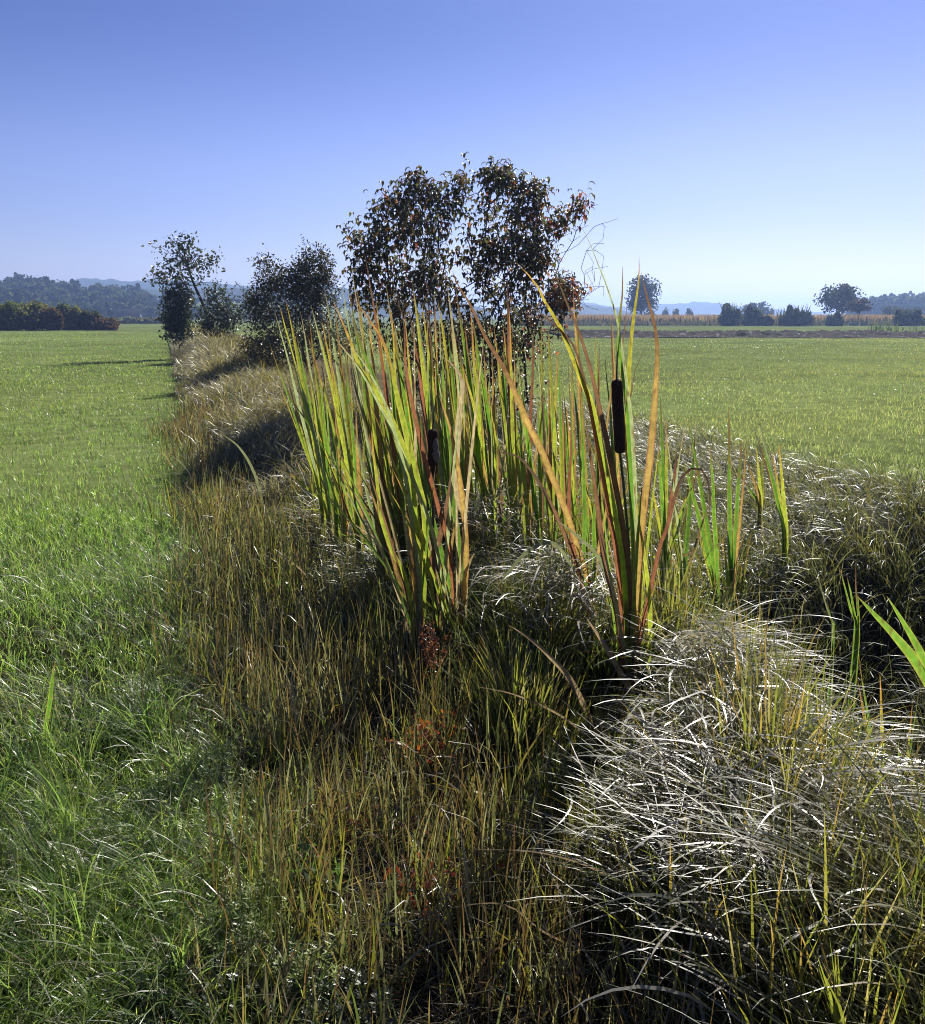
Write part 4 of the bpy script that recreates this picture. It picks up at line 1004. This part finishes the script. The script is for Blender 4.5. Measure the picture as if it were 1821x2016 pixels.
# --- long fallen straws over the foreground sedge (part of the sedge mass)
def straws():
    a = Acc()
    L = [([(1560, 2020), (1420, 1880), (1300, 1790), (1180, 1715), (1060, 1678), (930, 1672)], 2.1, 1.9, 7, 'd'),
         ([(1400, 2020), (1330, 1960), (1220, 1900), (1080, 1840), (990, 1780), (860, 1790)], 1.95, 1.9, 5, 'd'),
         ([(1700, 1760), (1600, 1690), (1520, 1660), (1430, 1690), (1370, 1740)], 2.3, 2.3, 5, 's'),
         ([(1620, 1990), (1500, 1930), (1400, 1900), (1250, 1915), (1130, 1945), (1060, 1965)], 1.95, 1.9, 6, 'd'),
         ([(1560, 2010), (1480, 1960), (1420, 1955), (1350, 1990), (1290, 2030)], 1.85, 1.85, 7, 's'),
         ([(1190, 1480), (1130, 1350), (1080, 1290), (1040, 1255), (1000, 1230)], 3.2, 3.0, 13, 'd'),
         ([(1260, 1400), (1230, 1340), (1190, 1270), (1150, 1210)], 3.3, 3.2, 13, 'd'),
         ([(1450, 1700), (1400, 1620), (1330, 1560), (1270, 1530), (1200, 1540)], 2.6, 2.6, 6, 's'),
         ([(1200, 1500), (1120, 1420), (1020, 1370), (930, 1350)], 3.0, 2.9, 5, 'd'),
         ([(1130, 1120), (1090, 1070), (1040, 1085), (990, 1140), (960, 1185)], 3.6, 3.4, 8, 's'),
         ([(1210, 1180), (1180, 1100), (1130, 1050), (1090, 1020)], 3.6, 3.4, 8, 's'),
         ([(520, 1000), (500, 930), (470, 880), (430, 850)], 7, 6.9, 6, 's'),
         ([(290, 1010), (260, 960), (235, 890), (220, 885)], 7, 7, 5, 's'),
         ([(160, 1800), (120, 1720), (60, 1650), (5, 1610)], 2.3, 2.3, 7, 's'),
         ([(250, 1600), (190, 1560), (130, 1545), (70, 1560)], 2.6, 2.6, 5, 's'),
         ([(640, 1200), (600, 1130), (560, 1100), (520, 1085)], 4.8, 4.8, 4, 'd')]
    for pp, Y0, Y1, w, sty in L:
        m = len(pp)
        leaf_mesh(a, [P(q[0], q[1], Y0 + (Y1 - Y0) * i / (m - 1)) for i, q in enumerate(pp)], w * K * Y0 / F, sty, .3, .7, n=26)
    tag(a.build('fallen_straw', M_STRAW), 'single long straws arched over the sedge and meadow edge', 'straw', kind='stuff')
straws()

# ------------------------------------------------------------------ small herbs
def herb_patch(name, label, cen, nst, hr, spread, whorl, pal, mat=M_HERB, lw=.0035, ll=.016):
    """bedstraw-like stems with whorls of small narrow leaves"""
    a = Acc()
    for (cx, cy, r) in cen:
        n = int(nst * r / .2)
        ang = rnd(0, 2 * PI, n); rr = r * np.sqrt(rng.random(n))
        x = cx + rr * np.cos(ang); y = cy + rr * np.sin(ang); z = gz(x, y)
        h = rnd(*hr, n) * (1.1 - .5 * rr / r)
        lx = rng.normal(0, .25, n) * h; ly = rng.normal(0, .25, n) * h
        c = pick(pal, n)
        A = np.stack([x, y, z], 1); B = A + np.stack([lx, ly, h], 1)
        tubes(a, A, B, .0012, .0007, (.07, .09, .03), 3)
        for k in range(whorl):
            t = .25 + .75 * (k + 1) / whorl
            p = A + (B - A) * t
            for q in range(6):
                az = rnd(0, .4, n) + q * PI / 3 + k * .5
                el = rnd(.1, .9, n)
                d = np.stack([np.cos(az) * np.cos(el), np.sin(az) * np.cos(el), np.sin(el)], 1)
                s = np.stack([-np.sin(az), np.cos(az), 0 * az], 1)
                l = (ll * rng.uniform(.7, 1.3, n))[:, None]
                V = np.stack([p - s * lw * .2, p + s * lw * .2, p + d * l * .6 + s * lw * .5, p + d * l * .6 - s * lw * .5], 1)
                V2 = np.stack([p + d * l * .6 - s * lw * .5, p + d * l * .6 + s * lw * .5, p + d * l + s * lw * .1, p + d * l - s * lw * .1], 1)
                f = (np.arange(n) * 4)[:, None] + np.arange(4)[None]
                cc = np.repeat(c[:, None], 4, 1)
                a.add(V, f, cc); a.add(V2, f, cc)
    return tag(a.build(name, mat), label, 'herbs', kind='stuff')
cen = [gp(370, 1540, .12) + (.17,), gp(400, 1490, .12) + (.12,), gp(280, 1350, .1) + (.09,), gp(470, 1830, .1) + (.09,), gp(600, 1900, .1) + (.06,), gp(410, 1640, .1) + (.13,), gp(240, 1620, .1) + (.08,), gp(130, 1700, .1) + (.07,), gp(500, 1760, .1) + (.06,)]
herb_patch('bedstraw_herbs', 'silvery small-leaved herbs in the meadow edge at the lower left', cen, 85, (.08, .2), .2, 6, [(.22, .28, .08), (.27, .32, .11), (.17, .24, .065)], ll=.017, lw=.004)
cen = [gp(600, 1960, .05) + (.14,), gp(700, 1990, .05) + (.1,), gp(300, 2000, .03) + (.16,), gp(420, 2000, .03) + (.14,)]
herb_patch('dark_herbs', 'dark low herbs at the bottom of the brown sedge', cen, 120, (.05, .13), .2, 5, [(.04, .06, .025), (.06, .07, .03)], ll=.014, lw=.006)

def leafy(name, label, cat, x, y, n, h, lsize, pal, spread=.08, stemcol=(.12, .03, .02), asp=.4):
    z = float(gz(x, y)); e = empty(name, (x, y, z), label, cat)
    tg = np.stack([x + rng.normal(0, spread, n), y + rng.normal(0, spread, n), z + rng.uniform(.25, 1, n) * h], 1)
    nd, pr, tp = skeleton((x, y, z), tg, .04, .08)
    s = Acc(); skel_tubes(s, nd, pr, .0009, stemcol, 4, .4); s.build('stem', M_STEM, e)
    l = Acc(); k = np.repeat(np.arange(n), 3)
    leaf_cards(l, tg[k] + rng.normal(0, .008, (len(k), 3)), rng.uniform(.6, 1.2, len(k)) * lsize, pick(pal, len(k)), aspect=asp)
    l.build('leaves', M_HERB, e)
    return e
RED = [(.30, .05, .02), (.34, .10, .02), (.2, .035, .02), (.3, .18, .03)]
x, y = gp(832, 1500, .05); leafy('red_herb', 'small herb with scarlet and orange leaves in the dark sedge', 'herb', x, y, 46, .2, .03, RED, .06)
x, y = gp(825, 1760, .05); leafy('red_herb', 'dark maroon herb low in the brown sedge, below the scarlet one', 'herb', x, y, 30, .16, .028, [(.16, .03, .02), (.2, .05, .02)], .06)
x, y = gp(700, 1640, .03); leafy('red_herb', 'brownish-red herb left of the maroon one', 'herb', x, y, 36, .14, .02, [(.12, .04, .025), (.09, .04, .03)], .08)
x, y = gp(630, 1740, .03); leafy('broadleaf_herb', 'green broad-leaved herb in the brown sedge', 'herb', x, y, 14, .11, .05, [(.06, .11, .03), (.08, .13, .035)], .06, (.06, .08, .03), .38)
x, y = gp(545, 1180, .05); leafy('broadleaf_herb', 'tiny bright green herb in the brown strip halfway to the cattails', 'herb', x, y, 12, .16, .045, [(.09, .18, .03)], .05, (.06, .08, .03), .4)
def dock(px, py, Y, h, label):
    b = P(px, py, Y); b[2] = float(gz(b[0], b[1]))
    e = empty('dock_stalk', b, label, 'dock')
    n = 14; tg = np.stack([b[0] + rng.normal(0, .035, n), b[1] + rng.normal(0, .035, n), b[2] + h * rng.uniform(.7, 1, n)], 1)
    nd, pr, tp = skeleton(b, tg, .05, .04); s = Acc(); skel_tubes(s, nd, pr, .0012, (.09, .03, .02), 5, .4); s.build('stem', M_STEM, e)
    l = Acc(); k = rng.integers(0, n, 520); f = rng.uniform(.55, 1, 520)[:, None]
    pts = b + (tg[k] - b) * f + rng.normal(0, .006, (520, 3))
    leaf_cards(l, pts, rng.uniform(.006, .011, 520), pick([(.14, .04, .025), (.18, .06, .03), (.10, .03, .02)], 520), aspect=1)
    l.build('seeds', M_HERB, e)
dock(850, 1330, 3.5, .42, 'rust-red dock seed stalk at the foot of the short seed head')

# ------------------------------------------------------------------ the dogwood shrub
def dogwood():
    Y0 = 12.0
    b = P(935, 860, Y0); b[2] = float(gz(b[0], b[1]))
    e = empty('dogwood_shrub', b, 'large dark shrub with drooping reddish leaves, tallest on the skyline', 'shrub')
    s = K * Y0 / F
    lobes = [(800, 500, 95, 105, 90), (830, 430, 60, 60, 34), (735, 478, 48, 34, 22), (820, 368, 14, 24, 8), (775, 410, 30, 30, 14),
             (990, 440, 80, 95, 90), (925, 354, 28, 20, 14), (980, 356, 34, 24, 18), (1050, 400, 30, 34, 22), (1000, 530, 90, 70, 72), (878, 400, 40, 40, 22),
             (850, 620, 120, 75, 80), (1000, 640, 110, 60, 60), (720, 560, 34, 60, 30), (1100, 445, 26, 24, 13), (1135, 412, 12, 12, 8),
             (1100, 590, 34, 36, 26), (900, 700, 175, 50, 60), (930, 770, 150, 40, 30), (1050, 505, 36, 48, 18)]
    T = []
    for cx, cy, rx, ry, n in lobes:
        c = P(cx, cy, Y0)
        p = ell(int(n * (1.25 if cy < 560 else 1.35)), c, (rx * s, max(rx * s * .9, .25), ry * s), .2)
        T.append(p)
    T = np.concatenate(T)
    # keep the airy gap between the two lobes
    px = 910.5 + T[:, 0] / T[:, 1] * F / K
    gap = (np.abs(px - (935)) < 14) & (T[:, 2] > P(0, 480, Y0)[2]) & (rng.random(len(T)) < .9)
    T = T[~gap]
    tr = Acc(); lv = Acc()
    bases = [b + np.array([dx, dy, 0]) for dx, dy in ((-.35, 0), (-.1, .15), (.15, -.1), (.4, .1))]
    own = np.argmin(np.stack([np.abs(T[:, 0] - (q[0] + (q[0] - b[0]) * 1.2)) for q in bases]), 0)
    DIR = []
    for k, q in enumerate(bases):
        tk = T[own == k]
        if len(tk) < 2: continue
        tr = Acc(); nd, pr, tp = skeleton(q, tk, .2, .018, .3)
        skel_tubes(tr, nd, pr, .0026, (.045, .035, .03), 6, .46)
        tr.build('branch', M_BARK, e)
    n0 = len(T); per = 9
    k = np.repeat(np.arange(n0), per); n = len(k)
    c = T[k] + rng.normal(0, .07, (n, 3)) + np.array([0, 0, .03])
    # drooping folded leaves
    az = rnd(0, 2 * PI, n); L = rnd(.085, .14, n); W = L * rnd(.36, .5, n)
    out = np.stack([np.cos(az), np.sin(az), np.zeros(n)], 1); side = np.stack([-np.sin(az), np.cos(az), np.zeros(n)], 1)
    dz = np.array([0, 0, 1.])
    e0 = rnd(.0, .9, n)  # starting elevation
    pts = [c]
    for q, dip in enumerate((0.0, -1.1, -1.7)):
        el = e0 + dip
        pts.append(pts[-1] + (out * np.cos(el)[:, None] + dz * np.sin(el)[:, None]) * (L / 3)[:, None])
    fold = .35
    rows = []
    for q, wf in enumerate((.1, .9, .8, .06)):
        nrm = dz * .6 + out * (.3 * q)
        rows += [pts[q] - side * (W * wf * .5)[:, None] + nrm * (W * wf * fold)[:, None], pts[q], pts[q] + side * (W * wf * .5)[:, None] + nrm * (W * wf * fold)[:, None]]
    V = np.stack(rows, 1)
    f = np.array([[q * 3 + h, q * 3 + h + 1, q * 3 + h + 4, q * 3 + h + 3] for q in range(3) for h in range(2)])
    f = f[None] + (np.arange(n) * 12)[:, None, None]
    base = pick([(.085, .10, .05), (.11, .09, .055), (.075, .08, .045), (.12, .085, .055)], n)
    redp = .07 + .25 * sstep(1020, 1120, 910.5 + c[:, 0] / c[:, 1] * F / K)
    rd = pick([(.26, .07, .045), (.30, .13, .05), (.2, .06, .05)], n)
    col = np.where((rng.random(n) < redp)[:, None], rd, base)
    lv.add(V, f, np.repeat(col[:, None], 12, 1))
    lv.build('crown', M_BUSH, e)
    # bare twigs on the right side
    tw = Acc()
    c = P(1150, 520, Y0)
    T2 = np.concatenate([np.array([P(a + rng.normal(0, 8), bb + rng.normal(0, 8), Y0 + rng.normal(0, .3)) for a, bb in
          [(1213, 432), (1200, 446), (1175, 402), (1155, 392), (1190, 470), (1165, 440), (1205, 520), (1180, 500), (1150, 480), (1195, 560), (1160, 545), (1140, 520), (1170, 590), (1150, 600), (1130, 570), (1185, 455), (1130, 470), (1120, 500), (1150, 450), (1170, 530), (1200, 600), (1110, 540), (1125, 440), (1140, 398)]]),
          np.array([P(a, bb, Y0 + rng.normal(0, .3)) for a, bb in zip(rnd(1090, 1180, 40), rnd(430, 620, 40))])])
    nd, pr, tp = skeleton(P(1010, 640, Y0), T2, .12, .13, .25)
    skel_tubes(tw, nd, pr, .0022, (.10, .085, .07), 4, .42)
    tw.build('bare_twigs', M_BARK, e)
dogwood()

def shrub(name, label, base, Y, lobes, leaf, per, pal, cat='shrub', twigs=(), rt=.003, seedj=.05, tilt=None, expo=.46, mat=None, barkcol=(.05, .042, .036), jit=.06):
    b = P(base[0], base[1], Y); b[2] = float(gz(b[0], b[1]))
    e = empty(name, b, label, cat)
    s = K * Y / F
    T = np.concatenate([ell(n, P(cx, cy, Y), (rx * s, max(rx * s * .8, .2), ry * s), .15) for cx, cy, rx, ry, n in lobes])
    if tilt:  # trunk passes through given photo points first
        T0 = np.array([P(x, y, Y) for x, y in tilt])
        nodes = catmull([b] + list(T0), 14)
        tr = Acc(); tubes(tr, nodes[:-1], nodes[1:], np.linspace(rt * 15, rt * 5, 13), np.linspace(rt * 14, rt * 4, 13), barkcol, 8)
        # distribute branches from trunk nodes
        own = np.argmin(np.linalg.norm(T[:, None] - nodes[None, 3:], axis=2) + 1.2 * np.maximum(0, nodes[None, 3:, 2] - T[:, None, 2]), 1)
        for k in range(len(nodes) - 3):
            tk = T[own == k]
            if len(tk): 
                nd, pr, tp = skeleton(nodes[k + 3], tk, .3, .03, .3); skel_tubes(tr, nd, pr, rt, barkcol, 5, expo, rt * 8)
    else:
        tr = Acc()
        w = max(l[2] for l in lobes) * s
        bs = [b + np.array([dx * w * .3, 0, 0]) for dx in (-1, 0, 1)]
        own = np.argmin(np.abs(T[:, None, 0] - np.array([q[0] for q in bs])[None]), 1)
        for k, q in enumerate(bs):
            if (own == k).sum() > 1:
                nd, pr, tp = skeleton(q, T[own == k], .25, .025, .3); skel_tubes(tr, nd, pr, rt, barkcol, 5, expo)
    for pl in twigs:
        c = catmull([P(x, y, Y) for x, y in pl], 14); r = np.linspace(rt * 2.2, rt * .8, 14)
        tubes(tr, c[:-1], c[1:], r[:-1], r[1:], barkcol, 5)
    tr.build('trunk', M_BARK, e)
    k = np.repeat(np.arange(len(T)), per); n = len(k)
    lc = Acc(); leaf_cards(lc, T[k] + rng.normal(0, jit, (n, 3)), rng.uniform(.6, 1.3, n) * leaf, pick(pal, n), up=None, aspect=.6)
    for pl in twigs:
        c = catmull([P(x, y, Y) for x, y in pl], 30); kk = rng.integers(4, 30, 50)
        leaf_cards(lc, c[kk] + rng.normal(0, .03, (50, 3)), np.full(50, leaf * .8), pick(pal, 50), aspect=.5)
    lc.build('crown', mat or M_BUSH, e)
    return e
shrub('thicket_shrub', 'dense dark shrub with whippy upright twigs, left of the big dogwood', (575, 745), 21,
      [(560, 590, 75, 60, 190), (600, 560, 50, 50, 120), (620, 520, 34, 34, 50), (530, 545, 26, 34, 30), (520, 515, 18, 10, 10), (560, 650, 85, 40, 90), (505, 610, 38, 40, 50), (580, 540, 40, 26, 36), (640, 580, 30, 60, 60), (555, 690, 90, 34, 150), (640, 660, 40, 50, 60)],
      .06, 20, [(.045, .05, .028), (.055, .053, .032), (.036, .042, .025), (.07, .06, .035)], twigs=[[(612, 560), (606, 510), (598, 475), (594, 465)], [(625, 560), (632, 520), (630, 495)], [(645, 560), (655, 520), (652, 505)], [(530, 560), (527, 525), (505, 512), (483, 516)], [(500, 600), (480, 575), (470, 560)], [(650, 600), (680, 560), (700, 545)], [(660, 610), (700, 590), (720, 580)]], jit=.09)
shrub('leaning_tree', 'slender leaning tree with a thin see-through crown at the end of the pale mound', (420, 690), 36,
      [(360, 500, 26, 30, 26), (345, 520, 34, 24, 22), (320, 545, 24, 12, 14), (395, 515, 28, 18, 20), (380, 550, 44, 34, 26), (330, 560, 34, 22, 20), (415, 505, 12, 6, 5), (350, 485, 14, 14, 8), (370, 480, 16, 16, 8), (302, 486, 4, 3, 3)],
      .13, 8, [(.05, .06, .03), (.06, .065, .035), (.045, .05, .03)], 'tree', rt=.006, tilt=[(412, 640), (400, 600), (382, 560), (368, 520), (358, 480)], jit=.17)
shrub('dark_shrub', 'dark dense shrub at the foot of the leaning tree', (345, 690), 35, [(350, 605, 28, 36, 110), (345, 632, 28, 26, 100), (355, 575, 20, 22, 40), (350, 655, 30, 16, 60)], .12, 11, PAL_DARK, jit=.12)
shrub('thin_shrub', 'thin upright shrub with a bare pole, right of the leaning tree', (432, 690), 33, [(430, 600, 24, 40, 60), (455, 620, 20, 26, 30), (405, 625, 20, 26, 34), (432, 645, 34, 20, 60)], .10, 14, PAL_DARK, twigs=[[(428, 655), (427, 600), (425, 550), (429, 505)], [(440, 600), (455, 575), (468, 558)]], jit=.12)
shrub('low_shrub', 'low dark shrub between the thicket and the dogwood', (690, 740), 19, [(690, 660, 40, 34, 60), (660, 690, 36, 24, 40)], .05, 12, PAL_DARK, jit=.08, twigs=[[(680, 640), (690, 600), (700, 575)]])

# ------------------------------------------------------------------ haze
def haze():
    bpy.ops.mesh.primitive_cube_add(size=1)
    o = bpy.context.object; o.name = 'haze'; o.data.name = 'haze'
    o.scale = (5400, 4000, 64); o.location = (0, 1350, 64 / 2 - 2)
    m, n, l = nt('haze_air'); out = n.new('ShaderNodeOutputMaterial'); v = n.new('ShaderNodeVolumePrincipled')
    v.inputs['Color'].default_value = (.38, .56, 1, 1); v.inputs['Density'].default_value = HAZE; v.inputs['Anisotropy'].default_value = .45
    l.new(v.outputs[0], out.inputs['Volume']); o.data.materials.append(m)
    tag(o, 'thin blue morning haze over the whole valley', 'haze', kind='stuff')
HAZE = .00062
haze()

# ------------------------------------------------------------------ light
SUN_EL = math.radians(36); SUN_AZ = math.radians(24)      # azimuth to the right of straight ahead
w = bpy.data.worlds.new('World'); sc.world = w; w.use_nodes = True
n = w.node_tree.nodes; l = w.node_tree.links; n.clear()
out = n.new('ShaderNodeOutputWorld'); bg = n.new('ShaderNodeBackground'); sky = n.new('ShaderNodeTexSky')
sky.sky_type = 'NISHITA'; sky.sun_disc = False; sky.sun_elevation = SUN_EL; sky.sun_rotation = SUN_AZ
sky.air_density = 1.0; sky.dust_density = .4; sky.ozone_density = 3.0; sky.altitude = 100
mul = n.new('ShaderNodeVectorMath'); mul.operation = 'MULTIPLY'; mul.inputs[1].default_value = (1.0, .90, 1.13)
tc = n.new('ShaderNodeTexCoord'); sx = n.new('ShaderNodeSeparateXYZ'); l.new(tc.outputs['Generated'], sx.inputs[0])
cr = n.new('ShaderNodeValToRGB'); cr.color_ramp.interpolation = 'EASE'
E = cr.color_ramp.elements; E[0].position = 0; E[0].color = (.94, .92, .92, 1); E[1].position = .6; E[1].color = (.28, .35, .54, 1)
e_ = cr.color_ramp.elements.new(.12); e_.color = (.70, .72, .86, 1)
e_ = cr.color_ramp.elements.new(.30); e_.color = (.37, .44, .64, 1)
l.new(sx.outputs['Z'], cr.inputs[0]); m2 = n.new('ShaderNodeVectorMath'); m2.operation = 'MULTIPLY'
l.new(sky.outputs[0], mul.inputs[0]); l.new(mul.outputs[0], m2.inputs[0]); l.new(cr.outputs[0], m2.inputs[1]); l.new(m2.outputs[0], bg.inputs[0]); bg.inputs[1].default_value = .067
l.new(bg.outputs[0], out.inputs[0])
sun = bpy.data.lights.new('sun', 'SUN'); sun.energy = 5.0; sun.angle = math.radians(.53); sun.color = (1, .95, .87)
so = bpy.data.objects.new('sun', sun); C.objects.link(so)
d = Vector((math.sin(SUN_AZ) * math.cos(SUN_EL), math.cos(SUN_AZ) * math.cos(SUN_EL), math.sin(SUN_EL)))
so.rotation_euler = d.to_track_quat('Z', 'Y').to_euler(); so.location = (20, 40, 40)
vs = sc.view_settings; vs.view_transform = 'Standard'; vs.look = 'None'; vs.exposure = 0.75; vs.gamma = 1
sc.cycles.max_bounces = 8; sc.cycles.diffuse_bounces = 3; sc.cycles.glossy_bounces = 2; sc.cycles.transmission_bounces = 4; sc.cycles.volume_bounces = 0
sc.cycles.caustics_reflective = False; sc.cycles.caustics_refractive = False
sc.cycles.use_denoising = True; sc.cycles.denoising_prefilter = 'NONE'; sc.cycles.denoising_input_passes = 'RGB_ALBEDO_NORMAL'; sc.cycles.filter_width = 1.0; sc.cycles.pixel_filter_type = 'BLACKMAN_HARRIS'
